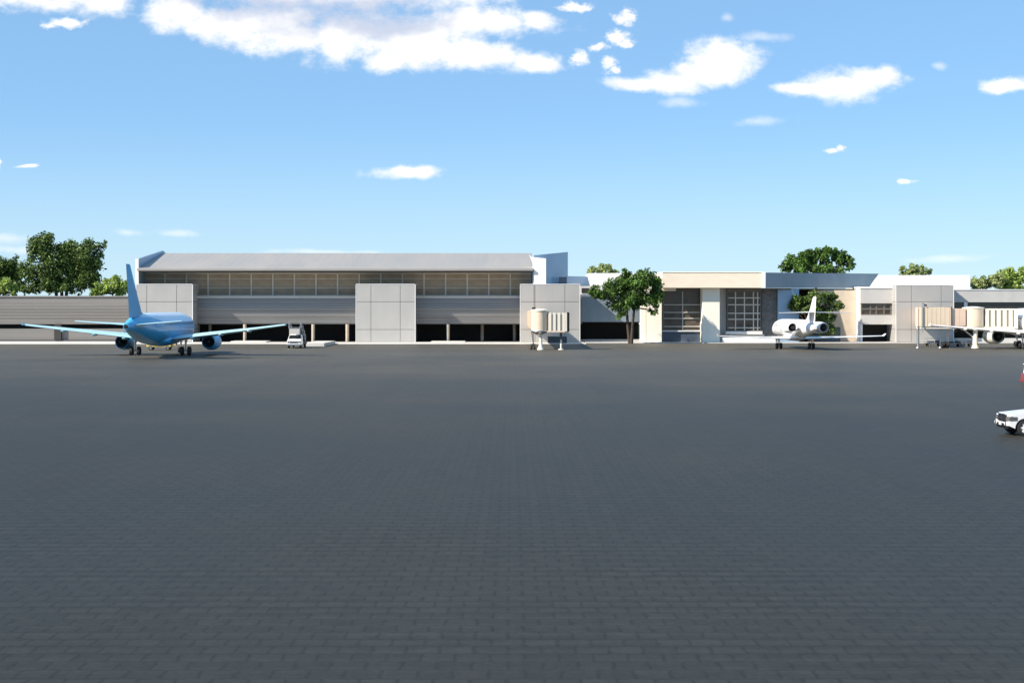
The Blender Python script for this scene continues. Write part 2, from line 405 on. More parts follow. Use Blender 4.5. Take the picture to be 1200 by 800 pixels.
# undercroft
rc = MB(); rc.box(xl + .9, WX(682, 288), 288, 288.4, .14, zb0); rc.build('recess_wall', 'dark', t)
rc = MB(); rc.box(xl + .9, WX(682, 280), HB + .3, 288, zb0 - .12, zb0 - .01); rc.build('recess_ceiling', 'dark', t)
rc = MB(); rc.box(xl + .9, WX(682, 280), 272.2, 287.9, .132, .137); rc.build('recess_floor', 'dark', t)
colp = None
for px, yy, r in ((287, 275.0, .30), (367, 275.0, .32), (407, 275.0, .28), (525, 275.0, .32), (565, 281, .26), (603, 281, .24), (246, 281, .26)):
    x = WX(px, yy)
    if colp is None:
        c = MB(); c.lathe([(.137, r), (zb0 - .6, r), (zb0 - .02, r * 1.04)], 'z', (x, yy, 0), 16, cap=True)
        colp = c.build('column', 'tan', t, smooth=True); x00, y00 = x, yy
    else: copy_part(colp, t, (x - x00, yy - y00, 0))
# low loading plinths at three of the columns
for pa, pb, yf, yk, h, lab in ((270, 312, 268.6, 273.6, .34, 'low pale concrete plinth behind the right wing of the blue airliner'),
                     (356, 380, 246.5, 262, .55, 'pale concrete plinth beside the white stair truck'),
                     (505, 545, 269.5, 273.6, .30, 'low pale concrete plinth to the right of the free-standing panelled block')):
    p = MB(); p.box(WX(pa, yf), WX(pb, yf), yf, yk, 0 if yf < 261 else .134, h)
    tag(p.build('concrete_plinth', 'kerb' , bevel=.03), lab, 'plinth', 'concrete plinths along the terminal kerb')

# ------------------------------------------------------------------ low wing on the left
t = thing('low_wing', 'low grey flat-roofed wing running left from the terminal hall under the big tree', 'building', (-85, 285, 0), world=True)
YL = 277.; xa, xb = WX(-120, YL), xl - .02
z0, z1 = WZ(379.8, YL), WZ(346.6, YL)
prof = [(YL, z0), (YL - .05, z0 + .6)]
for i in range(8):
    z = z0 + .7 + (z1 - z0 - 1.2) * i / 7
    prof += [(YL - .25 * math.sin(math.pi * (i + .6) / 8.2), z), (YL - .25 * math.sin(math.pi * (i + .6) / 8.2) + .06, z + .06)]
prof += [(YL - .0, z1 - .3), (YL + 4, z1 - .3), (YL + 4, z0)]
b_ = MB(); b_.prism(prof, 'x', xa, xb); b_.build('ribbed_band', 'wing', t)
MB().box(xa, xb, YL - .2, YL + 18, z1 - .29, z1).build('roof', 'wing', t, bevel=.03)
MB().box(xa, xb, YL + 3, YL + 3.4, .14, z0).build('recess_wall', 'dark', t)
MB().box(xa, xb, YL + .3, YL + .7, .14, WZ(385, YL)).build('lower_wall', 'wing', t)
MB().box(xa, xb, YL - .1, YL + .29, .135, .42).build('plinth_course', 'joint', t)
MB().box(WX(64, YL), WX(72, YL), YL - .3, YL + .28, .43, z0).build('pilaster', 'dark', t)

# ------------------------------------------------------------------ link building between hall and lounge
t = thing('link_building', 'low grey-blue link with a dark open ground floor behind the front tree', 'building', (18, 285, 0), world=True)
YK = 277.; xa, xb = WX(679.5, YK) + .1, WX(753, YK)
MB().box(xa, xb, YK, YK + .5, WZ(377, YK), WZ(347.6, YK)).build('wall_panel', 'blue_deep', t)
MB().box(xa, xb, YK - .25, YK + 9, WZ(347.5, YK), WZ(345, YK)).build('ledge', 'trim', t)
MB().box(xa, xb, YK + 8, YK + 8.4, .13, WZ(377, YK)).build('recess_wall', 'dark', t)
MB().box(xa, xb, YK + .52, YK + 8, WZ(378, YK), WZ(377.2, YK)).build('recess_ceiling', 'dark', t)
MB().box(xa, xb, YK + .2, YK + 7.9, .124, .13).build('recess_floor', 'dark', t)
MB().box(xa, xb, YK - .4, YK + .1, .124, .5).build('low_wall', 'greywall', t)
Y3 = 284.; xs, xe = WX(660, Y3), WX(698, 286)
MB().box(xs, WX(752, Y3), Y3 + 1.5, Y3 + 1.9, WZ(345, Y3), WZ(335, Y3)).build('upper_wall', 'greywall', t)
w = MB(); w.box(WX(682, Y3), WX(691, Y3), Y3 + 1.35, Y3 + 1.48, WZ(343.5, Y3), WZ(337.5, Y3)); w.build('window', 'pane_dark', t)
fa = MB()
L_ = 5.4
xk, yk = WX(661, Y3), Y3
d = (math.cos(R(33)), math.sin(R(33))); top, bot = WZ(323.4, Y3), WZ(336, Y3)
e2 = (xk + d[0] * L_, yk + d[1] * L_); e1 = (xk + d[0] * (L_ + .55), yk + d[1] * (L_ + .55))
fa.hexa([(xk, yk, bot), (e1[0], e1[1], bot), (e1[0] - .15, e1[1] + .3, bot), (xk - .15, yk + .3, bot),
         (xk, yk, top), (e2[0], e2[1], top - .05), (e2[0] - .15, e2[1] + .3, top - .05), (xk - .15, yk + .3, top)])
fa.build('angled_fascia', 'shade_blue_clad', t)
MB().box(WX(690, 298), WX(756, 298), 298, 310, 3, WZ(320, 298)).build('rear_block', 'white', t)

# ------------------------------------------------------------------ cream lounge building
t = thing('lounge_building', 'cream rendered lounge building with two tall gridded windows and a deep flat roof', 'building', (45, 280, 0), world=True)
YD = 270.; YW = 273.0
zf0, zf1 = WZ(337.2, 268.5), WZ(319.5, 268.5)
f = MB(); f.box(WX(776, 268.5), WX(895.5, 268.5), 268.5, 292, zf0, zf1); f.build('roof_fascia', 'stone', t, bevel=.03)
f = MB(); f.box(WX(776, 268.5), WX(896, 268.5), 268.42, 292.1, zf1 + .003, zf1 + .16); f.build('coping', 'cream', t, bevel=.02)
f = MB(); f.box(WX(893, 268.5), WX(897, 268.5), 268.36, 268.49, zf0, zf1 + .16); f.build('corner_trim', 'white', t)
f = MB(); f.box(WX(776, YD), WX(792, YD), YD - .3, YD + .6, WZ(341, YD), zf0 - .003); f.build('lintel', 'stone', t)
f = MB(); f.box(WX(751, YD + 1), WX(757, YD + 1), YD + 1.1, YD + 3, .13, zf1 - .6); f.build('pier', 'cream', t, bevel=.02); f = MB(); f.box(WX(757.6, YD + 1), WX(775.5, YD + 1), YD + 1, YD + 3, .13, zf1 - .3); f.build('end_wall', 'cream', t, bevel=.02)
f = MB(); f.box(WX(823, YD), WX(843.5, YD), YD, YD + 4.2, .13, zf0 - .003); f.build('pillar', 'cream', t, bevel=.03)
f = MB(); f.box(WX(843.6, YW), WX(852, YW), YW + .8, YW + 1.2, .13, zf0 - .01); f.build('return_wall', 'greywall', t)
MB().box(WX(775.7, YD + 3), WX(936, 273), 274.6, 291, .13, zf0 - .02).build('inner_wall', 'soffit', t)
MB().box(WX(775.7, YW), WX(822.8, YW), YW + .02, YW + .4, WZ(340.4, YW), zf0 - .01).build('header', 'framed', t)
MB().box(WX(852.1, YW), WX(893, YW), YW + .02, YW + .4, WZ(340.9, YW), zf0 - .01).build('header', 'framed', t)
def grid_window(pl, pr, pt, pb, Y, rails, posts, fm, pm, parent, bar=.09, rm=True):
    x0, x1, z0, z1 = WX(pl, Y), WX(pr, Y), WZ(pb, Y), WZ(pt, Y)
    fr = MB()
    fr.box(x0, x0 + .16, Y, Y + .25, z0, z1); fr.box(x1 - .16, x1, Y, Y + .25, z0, z1)
    fr.box(x0 + .161, x1 - .161, Y, Y + .25, z0, z0 + .16); fr.box(x0 + .161, x1 - .161, Y, Y + .25, z1 - .16, z1)
    o = fr.build('window', 'framed' if rm else fm, parent); sub(parent, o)
    fr = MB()
    for p in posts:
        x = WX(p, Y); fr.box(x - bar, x + bar, Y + .03, Y + .2, z0 + .161, z1 - .161)
    for r_ in rails:
        z = WZ(r_, Y); fr.box(x0 + .161, x1 - .161, Y - .005, Y + .19, z - bar, z + bar)
    if posts: fr.build('glazing_bars', fm, o)
    MB().box(x0 + .05, x1 - .05, Y + .21, Y + .24, z0 + .05, z1 - .05).build('pane', pm, o)
    return o
grid_window(777, 823, 340.5, 387, YW, (357, 366, 373, 382.5), (800,), 'frame', 'pane_brown', t, .07)
MB().box(WX(775.6, YW), WX(822.8, YW), YW - .5, YW + .4, WZ(388.4, YW), WZ(387.1, YW)).build('sill', 'trim', t)
MB().box(WX(775.6, YW), WX(822.8, YW), YW - .2, YW + .4, .13, WZ(388.5, YW)).build('base_wall', 'navy', t)  # shaded wall foot, its blue carried by the colour
grid_window(852, 892, 341, 388, YW, (349, 357, 367, 374, 384), (862, 872.5, 883, 888), 'frame', 'pane_brown', t, .09)
MB().box(WX(850, YW), WX(893, YW), YW - .4, YW + .5, WZ(391.4, YW), WZ(388.1, YW)).build('sill', 'white', t)
MB().box(WX(843.6, YW), WX(896, YW), YW + .1, YW + .5, .13, WZ(391.5, YW)).build('base_wall', 'greywall', t)
MB().box(WX(843.6, YW), WX(905, YW), 269.6, 270.2, .12, .93).build('low_wall', 'white', t, bevel=.02)
MB().box(WX(893.1, YW), WX(911, YW), YW + .6, YW + 1.1, .13, zf0 - .01).build('stone_wall', 'darkstone', t)
MB().box(WX(911.1, YW), WX(936, YW), YW - .3, YW + .3, .13, zf0 - .01).build('blue_wall', 'shade_blue_clad', t)
MB().box(WX(936, 281), WX(966, 281), 281, 281.4, .13, zf0 - .01).build('recess_wall', 'dark', t)
MB().box(WX(950, 277), WX(1008, 277), 277, 277.6, .13, WZ(340, 277)).build('sand_wall', 'tanwall', t)
MB().box(WX(1005, 276), WX(1008, 276), 275.6, 276.9, .13, WZ(338, 276)).build('corner_trim', 'white', t)
MB().box(WX(947, 274), WX(984, 274), 273.4, 274.6, .12, WZ(383, 274)).build('planter_wall', 'navy', t)  # low white planter wall with its bluish shade painted in
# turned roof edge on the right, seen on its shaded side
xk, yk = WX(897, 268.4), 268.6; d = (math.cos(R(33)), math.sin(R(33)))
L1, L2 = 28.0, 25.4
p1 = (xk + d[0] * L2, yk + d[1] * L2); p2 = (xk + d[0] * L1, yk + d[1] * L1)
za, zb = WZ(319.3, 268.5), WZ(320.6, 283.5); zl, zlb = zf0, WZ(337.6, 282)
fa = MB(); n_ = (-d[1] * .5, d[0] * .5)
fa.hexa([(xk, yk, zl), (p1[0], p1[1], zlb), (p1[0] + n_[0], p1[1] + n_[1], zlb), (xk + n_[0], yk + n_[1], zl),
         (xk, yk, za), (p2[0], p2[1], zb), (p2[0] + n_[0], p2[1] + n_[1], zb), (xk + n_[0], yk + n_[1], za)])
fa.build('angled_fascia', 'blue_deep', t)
sf = MB(); sf.prism([(WX(897, 270), 269.4), (p1[0], p1[1] + .6), (p1[0] + 1, 292), (WX(880, 292), 292)], 'z', zf0 - .25, zf0 - .02); sf.build('soffit', 'soffit', t)

# ------------------------------------------------------------------ grey wing on the right
t = thing('grey_wing', 'grey flat-roofed wing on the far right with a short dark window strip', 'building', (85, 285, 0), world=True)
YE = 275.
xa, xb = WX(1008.5, YE), WX(1050, YE) + 1.2
MB().box(xa, xb, YE, YE + 12, WZ(355.3, YE), WZ(338, YE)).build('upper_wall', 'greywall', t)
MB().box(xa - .1, WX(1046, YE), YE - .12, YE + 12, WZ(337.9, YE), WZ(336, YE)).build('coping', 'white', t)
grid_window(1009, 1051, 355.4, 369, YE + .3, (362,), (1020, 1027, 1036, 1044), 'framed', 'pane_dark', t, .12)
MB().box(xa, xb, YE, YE + 4, WZ(380, YE), WZ(369.1, YE)).build('lower_wall', 'greywall', t)
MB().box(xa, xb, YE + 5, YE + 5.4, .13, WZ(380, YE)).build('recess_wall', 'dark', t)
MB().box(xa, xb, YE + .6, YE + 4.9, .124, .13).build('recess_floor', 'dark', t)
MB().box(xa, xa + .35, YE + .02, YE + 4, .13, WZ(380.1, YE)).build('corner_trim', 'trim', t)
xc, xd = WX(1117, YE) - 1.2, WX(1420, YE)
MB().box(xc, xd, YE, YE + 14, WZ(354, YE), WZ(340, YE)).build('upper_wall', 'greywall', t)
MB().box(xc, xd, YE - .1, YE + 14.1, WZ(339.9, YE), WZ(339, YE)).build('coping', 'trim', t)
MB().box(xc, xd, YE + .5, YE + .8, WZ(362, YE), WZ(354.1, YE)).build('window_strip', 'pane_dark', t)
MB().box(WX(1130, YE), WX(1134, YE), YE + .1, YE + .48, WZ(362, YE), WZ(354.1, YE)).build('post', 'trim', t)
MB().box(xc, xd, YE, YE + 4, WZ(386.5, YE), WZ(362.1, YE)).build('lower_wall', 'greywall', t)
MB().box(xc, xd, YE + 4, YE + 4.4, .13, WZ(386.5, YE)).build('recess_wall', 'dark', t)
MB().box(xc, xd, YE - .1, YE + .4, .124, .75).build('low_wall', 'greywall', t)
wb = MB(); wb.box(WX(1026, 300), WX(1137, 300), 300, 318, 3, WZ(322.5, 300)); wb.build('rear_block', 'white', t, bevel=.04)

# ------------------------------------------------------------------ trees
def tree(name, label, Y, base_px, base_z, lobes, leaf, n_leaf, size, seed, group, trunk_r=.28, forks=1, clumps=14):
    """lobes: (px, py, rx_px, ry_px); trunk stands at base_px."""
    rnd = random.Random(seed)
    bx = WX(base_px, Y)
    t = thing(name, label, 'tree', (bx, Y, 0), group=group, world=True)
    s = Y / F
    cr = MB(); tk = MB()
    L = [(Vector((WX(px, Y), Y + rnd.uniform(-1, 1) * rx * s * .3, WZ(py, Y))), rx * s, ry * s) for px, py, rx, ry in lobes]
    area = sum(rx * rz for _, rx, rz in L)
    base = Vector((bx, Y, base_z - .1))
    zmin = min(c.z - rz for c, rx, rz in L)
    stems = []
    for k_ in range(forks):
        off = Vector(((k_ - (forks - 1) / 2) * .9, rnd.uniform(-.4, .4), 0))
        top = Vector((bx + off.x * 1.4, Y + off.y, max(base_z + 1.6, zmin + .25 * (max(c.z for c, _, _ in L) - zmin))))
        mid = base.lerp(top, .55) + Vector((rnd.uniform(-.25, .25), rnd.uniform(-.2, .2), 0))
        tk.tube(base + off * .25, mid, trunk_r, trunk_r * .72, 9); tk.tube(mid, top, trunk_r * .74, trunk_r * .55, 9)
        stems.append(top)
    cl = []
    for c, rx, rz in L:
        nc = max(6, int(1.35 * clumps * rx * rz / area * len(L)))
        st = min(stems, key=lambda q: (q - c).length)
        tk.tube(st, c, trunk_r * .5, trunk_r * .18, 7)
        for _ in range(nc):
            while True:
                v = Vector((rnd.uniform(-1, 1), rnd.uniform(-1, 1), rnd.uniform(-1, 1)))
                if .2 < v.length < 1: break
            v = v.normalized() * (rnd.random() ** .45)
            p = c + Vector((v.x * rx, v.y * rx * .85, v.z * rz)) * .86
            r_ = rnd.uniform(.24, .42) * min(rx, rz) + .15
            cl.append((p, r_))
            if rnd.random() < .6: tk.tube(c.lerp(st, .3), p, trunk_r * .2, trunk_r * .06, 5)
    tot = sum(r_ ** 2 for _, r_ in cl)
    for p, r_ in cl:
        for _ in range(int(1.75 * n_leaf * r_ ** 2 / tot)):
            d = Vector((rnd.gauss(0, 1), rnd.gauss(0, 1), rnd.gauss(0, 1))).normalized()
            q = p + d * r_ * (rnd.random() ** .4) * (1.25 if rnd.random() < .12 else 1)
            u = (d * .8 + Vector((rnd.gauss(0, 1), rnd.gauss(0, 1), rnd.gauss(0, 1) + .5)).normalized()).normalized()
            a_ = u.orthogonal().normalized(); a_.rotate(Matrix.Rotation(rnd.uniform(0, 6.28), 3, u)); b2 = u.cross(a_)
            l_ = size * rnd.uniform(.45, 1.2); w_ = l_ * .55
            cr.add([q - a_ * l_, q + b2 * w_ + u * l_ * .15, q + a_ * l_, q - b2 * w_ + u * l_ * .15], [(0, 1, 2, 3)])
    tk.build('trunk', 'bark', t, smooth=True)
    o = cr.build('crown', leaf, t)
    return t
G1 = 'trees behind the terminal'
tree('broadleaf_tree', 'big dark two-headed tree above the low left wing', 300, 72, 0,
     [(50, 293, 20, 20), (75, 298, 15, 20), (30, 337, 20, 10), (98, 335, 22, 11), (62, 334, 26, 13), (36, 316, 14, 20), (60, 318, 20, 20), (82, 302, 18, 22), (103, 298, 19, 19), (112, 316, 13, 17), (92, 322, 22, 20), (70, 335, 40, 12), (118, 288, 8, 8), (56, 279, 9, 7), (40, 285, 8, 8)], 'leaf_dark', 11000, .34, 3, G1, .5, 3, 16)
tree('broadleaf_tree', 'dark tree cut by the left edge beside the big two-headed tree', 302, 4, 0,
     [(2, 318, 18, 18), (20, 322, 12, 18), (-18, 325, 18, 20), (12, 308, 12, 9), (28, 335, 10, 10)], 'leaf_dark', 5200, .34, 5, G1, .4, 1, 16)
tree('low_tree', 'bright lime-green low tree at the left edge under the darker crown', 294, -2, 0,
     [(2, 337, 17, 11), (-14, 334, 14, 13), (17, 341, 8, 6)], 'leaf_lime', 3000, .3, 6, G1, .25, 1, 12)
tree('low_tree', 'bright green low tree between the big dark tree and the blue tail fin', 298, 132, 0,
     [(122, 338, 12, 10), (136, 335, 11, 11), (146, 338, 8, 9), (112, 342, 8, 6)], 'leaf_lime', 3000, .3, 7, G1, .25, 1, 12)
tree('broadleaf_tree', 'tree with a dense leafy crown standing on the kerb in front of the link building', 264.5, 739, 0,
     [(731, 334, 13, 15), (718, 340, 13, 12), (752, 330, 15, 13), (768, 335, 9, 15), (702, 346, 11, 9), (744, 350, 18, 14), (722, 356, 13, 9), (764, 352, 10, 11), (768, 364, 8, 6), (728, 366, 9, 7), (735, 322, 10, 7), (772, 344, 9, 12), (755, 322, 14, 8), (698, 340, 9, 8)], 'leaf_mid', 9500, .27, 9, None, .34, 2, 16)
tree('broadleaf_tree', 'pale tree crown just above the white block left of the front tree', 306, 702, 0,
     [(695, 317, 11, 7), (708, 316, 12, 7), (720, 322, 8, 7), (700, 330, 18, 9)], 'leaf_pale', 2600, .3, 11, G1, .3, 1, 12)
tree('broadleaf_tree', 'dark green tree rising over the blue turned roof edge', 304, 957, 0,
     [(930, 308, 15, 10), (946, 304, 13, 13), (965, 300, 13, 11), (985, 301, 14, 11), (995, 309, 8, 8), (958, 316, 40, 9), (917, 315, 9, 4), (972, 293, 8, 4)], 'leaf_mid', 6500, .31, 13, G1, .4, 1, 15)
tree('broadleaf_tree', 'small dark leafy tree against the sand wall behind the white jet', 271.5, 952, 0,
     [(938, 353, 11, 9), (955, 349, 12, 8), (972, 350, 12, 8), (980, 358, 10, 7), (930, 359, 8, 7), (950, 364, 16, 8), (968, 369, 15, 10), (955, 378, 15, 9), (945, 386, 12, 8), (968, 385, 15, 9)], 'leaf_dark', 6500, .26, 15, None, .18, 2, 15)
tree('broadleaf_tree', 'small round pale tree crown above the white rear block', 322, 1072, 0,
     [(1062, 317, 11, 6), (1074, 315, 12, 6), (1086, 319, 9, 5), (1072, 326, 24, 7)], 'leaf_pale', 2200, .3, 17, G1, .3, 1, 12)
tree('broadleaf_tree', 'loose pale green tree low over the roof beside the white rear block', 305, 1155, 0,
     [(1150, 331, 13, 8), (1163, 331, 12, 9), (1143, 336, 7, 7), (1170, 327, 8, 7)], 'leaf_pale', 2400, .3, 19, G1, .25, 1, 12)
tree('broadleaf_tree', 'bright lime-green tree over the roof at the right edge', 307, 1188, 0,
     [(1178, 325, 13, 10), (1184, 319, 10, 8), (1196, 323, 13, 11), (1212, 326, 14, 11), (1185, 335, 20, 8)], 'leaf_lime', 3600, .3, 21, G1, .3, 1, 14)

# ------------------------------------------------------------------ aircraft helpers (nose +y, origin on the ground under the main gear)
def ellipse_ring(y, rx, rz, zc, n=36):
    return [(rx * math.sin(2 * math.pi * i / n), y, zc - rz * math.cos(2 * math.pi * i / n)) for i in range(n)]
AF = [(1, .0), (.9, .018), (.7, .045), (.45, .066), (.25, .064), (.1, .046), (.03, .026), (0, 0), (.03, -.018), (.1, -.028), (.25, -.036), (.45, -.034), (.7, -.02), (.9, -.008)]
def foil(x, yle, yte, z, thick=1.):
    c = yle - yte
    return [(x, yle - u * c, z + v * c * thick) for u, v in AF]
def fin_ring(z, yle, yte, x=0., thick=1.):
    c = yle - yte
    return [(x + v * c * .8 * thick if v > 0 else x - AF[-(i) % len(AF)][1] * c * .8 * thick, yle - u * c, z) for i, (u, v) in enumerate(AF)]
def mirror(ring): return [(-x, y, z) for x, y, z in ring]
def wheel(parent, c, r, w):
    tyre = MB(); tyre.lathe([(-w / 2, r * .55), (-w / 2, r * .88), (-w * .35, r), (w * .35, r), (w / 2, r * .88), (w / 2, r * .55)], 'x', c, 22, cap=True)
    o = tyre.build('wheel', 'black', parent, smooth=True)
    hub = MB(); hub.lathe([(-w / 2 - .012, r * .5), (-w / 2 - .012, .03), (w / 2 + .012, .03), (w / 2 + .012, r * .5)], 'x', c, 14, cap=True)
    hub.build('hub', 'steel', o)
    return o
def gear(parent, x, y, ztop, r, w, sep, door=None):
    st = MB(); st.tube((x, y, ztop), (x, y, r + .55), .13, .11, 12); st.tube((x, y, r + .55), (x, y, r), .075, .075, 10); st.tube((x - sep, y, r), (x + sep, y, r), .07, .07, 8)
    st.tube((x, y + .1, r + .7), (x, y + 1.1, ztop - .1), .05, .05, 8)
    o = st.build('landing_gear', 'steel', parent, smooth=True)
    wheel(o, (x - sep, y, r), r, w); wheel(o, (x + sep, y, r), r, w)
    return o

def airliner(label, loc, s, rz, skin, finm, wingm, engm, tip=3.98, wth=1., top=None):
    t = thing('passenger_jet', label, 'airplane', loc, rz)
    t.scale = (s, s, s)
    secs = [(16.6, .05, .05, 3.02), (16.4, .42, .40, 3.04), (15.9, .80, .74, 3.12), (15.0, 1.22, 1.15, 3.28), (14.0, 1.55, 1.52, 3.42), (12.8, 1.82, 1.82, 3.52), (11.2, 1.96, 1.98, 3.56), (9.5, 2.0, 2.02, 3.56),
            (6, 2.0, 2.02, 3.56), (2, 2.0, 2.02, 3.56), (-2, 2.0, 2.02, 3.56), (-5.5, 2.0, 2.02, 3.56), (-8, 1.93, 1.93, 3.62), (-10.5, 1.72, 1.70, 3.76), (-13, 1.35, 1.34, 3.90), (-15.2, .92, .92, 3.98), (-17, .55, .56, 3.98), (-18, .34, .36, 3.95)]
    b = MB(); b.loft([ellipse_ring(*q) for q in secs]); b.build('fuselage', skin, t, smooth=True)
    MB().lathe([(-18.03, .27), (-18.03, .01)], 'y', (0, 0, 3.95), 16).build('exhaust_port', 'exhaust', t)
    if top:  # paler saddle: sunlight on the fuselage top put into a second colour
        sad = MB(); rings = []
        for y_, rx_, rz_, zc_ in [q for q in secs if -13.2 < q[0] < 14.5]:
            w_ = 66 if y_ > -6 else 66 * max(.45, (y_ + 19) / 13)
            rings.append([((rx_ + .012) * math.sin(R(a_)), y_, zc_ + (rz_ + .012) * math.cos(R(a_))) for a_ in [-w_ + 2 * w_ * i / 14 for i in range(15)]])
        for a_, b_ in zip(rings, rings[1:]):
            sad.add(a_ + b_, [(i, i + 1, i + 16, i + 15) for i in range(14)])
        sad.build('upper_sun_tone', top, t, smooth=True)
    # belly fairing
    b = MB(); b.loft([ellipse_ring(6.5, .9, .4, 2.0, 20), ellipse_ring(4.5, 1.75, .72, 1.98, 20), ellipse_ring(0, 1.9, .8, 1.95, 20), ellipse_ring(-3, 1.6, .68, 1.98, 20), ellipse_ring(-5, .7, .35, 2.05, 20)]); b.build('belly_fairing', skin, t, smooth=True)
    for sgn in (1, -1):
        m_ = (lambda r: r) if sgn > 0 else mirror
        w = MB(); w.loft([m_(foil(x, le, te, z, th)) for x, le, te, z, th in ((1.2, 6.0, -1.6, 2.05, .9), (6.2, 3.1, -1.5, 2.05 + (tip - 2.05) * .3, .85 * wth), (11.8, .3, -2.7, 2.05 + (tip - 2.05) * .66, .85 * wth), (16.8, -2.1, -3.9, tip, .8 * wth))])
        wo = w.build('wing', wingm, t, smooth=True)
        wt = MB(); wt.loft([m_([(16.85 + .04 * c_, y, z) for c_, y, z in ((-1, -2.9, tip), (1, -2.9, tip), (1, -3.95, tip), (-1, -3.95, tip))]), m_([(16.95 + .02 * c_, y, z) for c_, y, z in ((-1, -3.5, tip + .35), (1, -3.5, tip + .35), (1, -4.05, tip + .35), (-1, -4.05, tip + .35))])])
        wt.build('wingtip_fence', wingm, wo)
        wt = MB()
        for xx, zz, yy in ((4.4, 2.05 + (tip - 2.05) * .15, -1.2), (8.2, 2.05 + (tip - 2.05) * .40, -1.6), (12.0, 2.05 + (tip - 2.05) * .64, -2.35)):
            wt = MB(); wt.loft([[(sgn * xx + rx * math.cos(a_), yy + dy, zz - .1 + .7 * rx * math.sin(a_)) for a_ in [i * math.pi / 5 for i in range(10)]] for dy, rx in ((1.7, .05), (1.0, .2), (0, .26), (-.7, .17), (-1.15, .03))])
            wt.build('flap_fairing', wingm, wo, smooth=True)
        ex, ez = sgn * 5.75, 1.68
        e = MB(); e.lathe([(6.7, .80), (6.8, .92), (6.6, 1.03), (5.6, 1.13), (4.2, 1.11), (2.9, .94), (2.6, .86), (2.65, .78), (3.4, .74)], 'y', (ex, 0, ez), 28)
        eo = e.build('engine', engm, t, smooth=True)
        MB().lathe([(3.4, .74), (3.39, .30), (2.3, .33), (1.75, .16), (1.7, .01)], 'y', (ex, 0, ez), 22).build('exhaust_nozzle', 'exhaust', eo, smooth=True)
        MB().lathe([(6.7, .80), (6.1, .80), (6.05, .25), (6.5, .02)], 'y', (ex, 0, ez), 22).build('fan', 'exhaust', eo, smooth=True)
        py = MB(); py.hexa([(ex - .12, 5.6, ez + .9), (ex + .12, 5.6, ez + .9), (ex + .1, .6, ez + .7), (ex - .1, .6, ez + .7), (ex - .12, 4.0, ez + 1.35), (ex + .12, 4.0, ez + 1.35), (ex + .1, .3, ez + 1.1), (ex - .1, .3, ez + 1.1)]); py.build('pylon', engm, eo)
        st = MB(); st.loft([m_(foil(x, le, te, z, .8)) for x, le, te, z in ((.3, -12.9, -16.2, 4.12), (3.4, -14.4, -16.7, 4.36), (6.4, -15.8, -17.2, 4.60))]); st.build('tailplane', wingm, t, smooth=True)
        gear(t, sgn * 3.3, 0, 2.2, .58, .42, .48)
        for i in range(34):
            wr = MB()
            y0 = 11.0 - i * .72
            if y0 < -10.5: continue
            z0_, z1_ = 3.98, 4.30
            rr = 2.0 if y0 > -5.5 else 2.0 - (-5.5 - y0) * .055
            zc = 3.56 if y0 > -5.5 else 3.56 + (-5.5 - y0) * .038
            def sx(z): return sgn * (math.sqrt(max(.1, rr * rr - (z - zc) ** 2)) + .012)
            wr.add([(sx(z0_), y0, z0_), (sx(z0_), y0 - .24, z0_), (sx(z1_), y0 - .24, z1_), (sx(z1_), y0, z1_)], [(0, 1, 2, 3)])
            wr.build('window', 'glass', t)
    f = MB(); f.loft([fin_ring(z, le, te, 0, th) for z, le, te, th in ((5.0, -8.6, -16.4, .75), (5.75, -10.6, -16.55, .9), (8.4, -13.2, -17.2, .9), (11.35, -16.0, -17.95, .85), (11.45, -16.3, -17.95, .3))]); f.build('tail_fin', finm, t, smooth=True)
    gear(t, 0, 12.4, 1.8, .40, .28, .26)
    cw = MB()
    for sgn in (1, -1):
        for i in range(3):
            a0, a1 = sgn * (4 + i * 26), sgn * (26 + i * 26)
            q = []
            for a_, yy, rr, zz in ((a0, 15.05 - i * .28, 1.17, 3.30), (a1, 14.8 - i * .32, 1.28, 3.33), (a1, 14.3 - i * .3, 1.47, 3.4), (a0, 14.5 - i * .25, 1.38, 3.36)):
                q.append((math.sin(R(a_)) * (rr + .06), yy, zz + math.cos(R(a_)) * (rr + .06)))
            cw.add(q, [(0, 1, 2, 3)])
    cw.build('cockpit_windows', 'glass', t)
    return t
airliner('light blue passenger jet seen from behind, parked left in front of the terminal hall', (-46.0, 201, 0), 1.0, R(0), 'plane_blue', 'plane_fin', 'wing_blue', 'plane_blue', 3.98, 1.6, 'plane_top')
airliner('white passenger jet cut by the right edge, docked to the long beige boarding bridge', (80.6, 231.5, 0), 1.1, R(0), 'plane_white', 'plane_white', 'plane_white', 'engine_cream', 3.25, 1.4)

# business jet
t = thing('business_jet', 'small white business jet with rear engines seen from behind, parked before the cream lounge', 'airplane', (42.9, 232.7, 0), R(4))
secs = [(13.0, .04, .04, 2.55), (12.7, .32, .30, 2.58), (11.8, .66, .62, 2.70), (10.6, 1.0, .98, 2.88), (9.2, 1.24, 1.27, 3.02), (7.5, 1.36, 1.40, 3.08), (4, 1.38, 1.42, 3.08), (-2, 1.38, 1.42, 3.08), (-4.5, 1.32, 1.36, 3.10), (-7, 1.12, 1.12, 3.18), (-9, .80, .82, 3.25), (-10.8, .42, .46, 3.3), (-11.6, .2, .22, 3.32)]
b = MB(); b.loft([ellipse_ring(*q, n=32) for q in secs]); b.build('fuselage', 'jet_white', t, smooth=True)
b = MB(); b.loft([ellipse_ring(4.6, .6, .25, 1.75, 18), ellipse_ring(2.5, 1.25, .5, 1.72, 18), ellipse_ring(-1.5, 1.3, .52, 1.72, 18), ellipse_ring(-4, .5, .25, 1.85, 18)]); b.build('belly_fairing', 'jet_white', t, smooth=True)
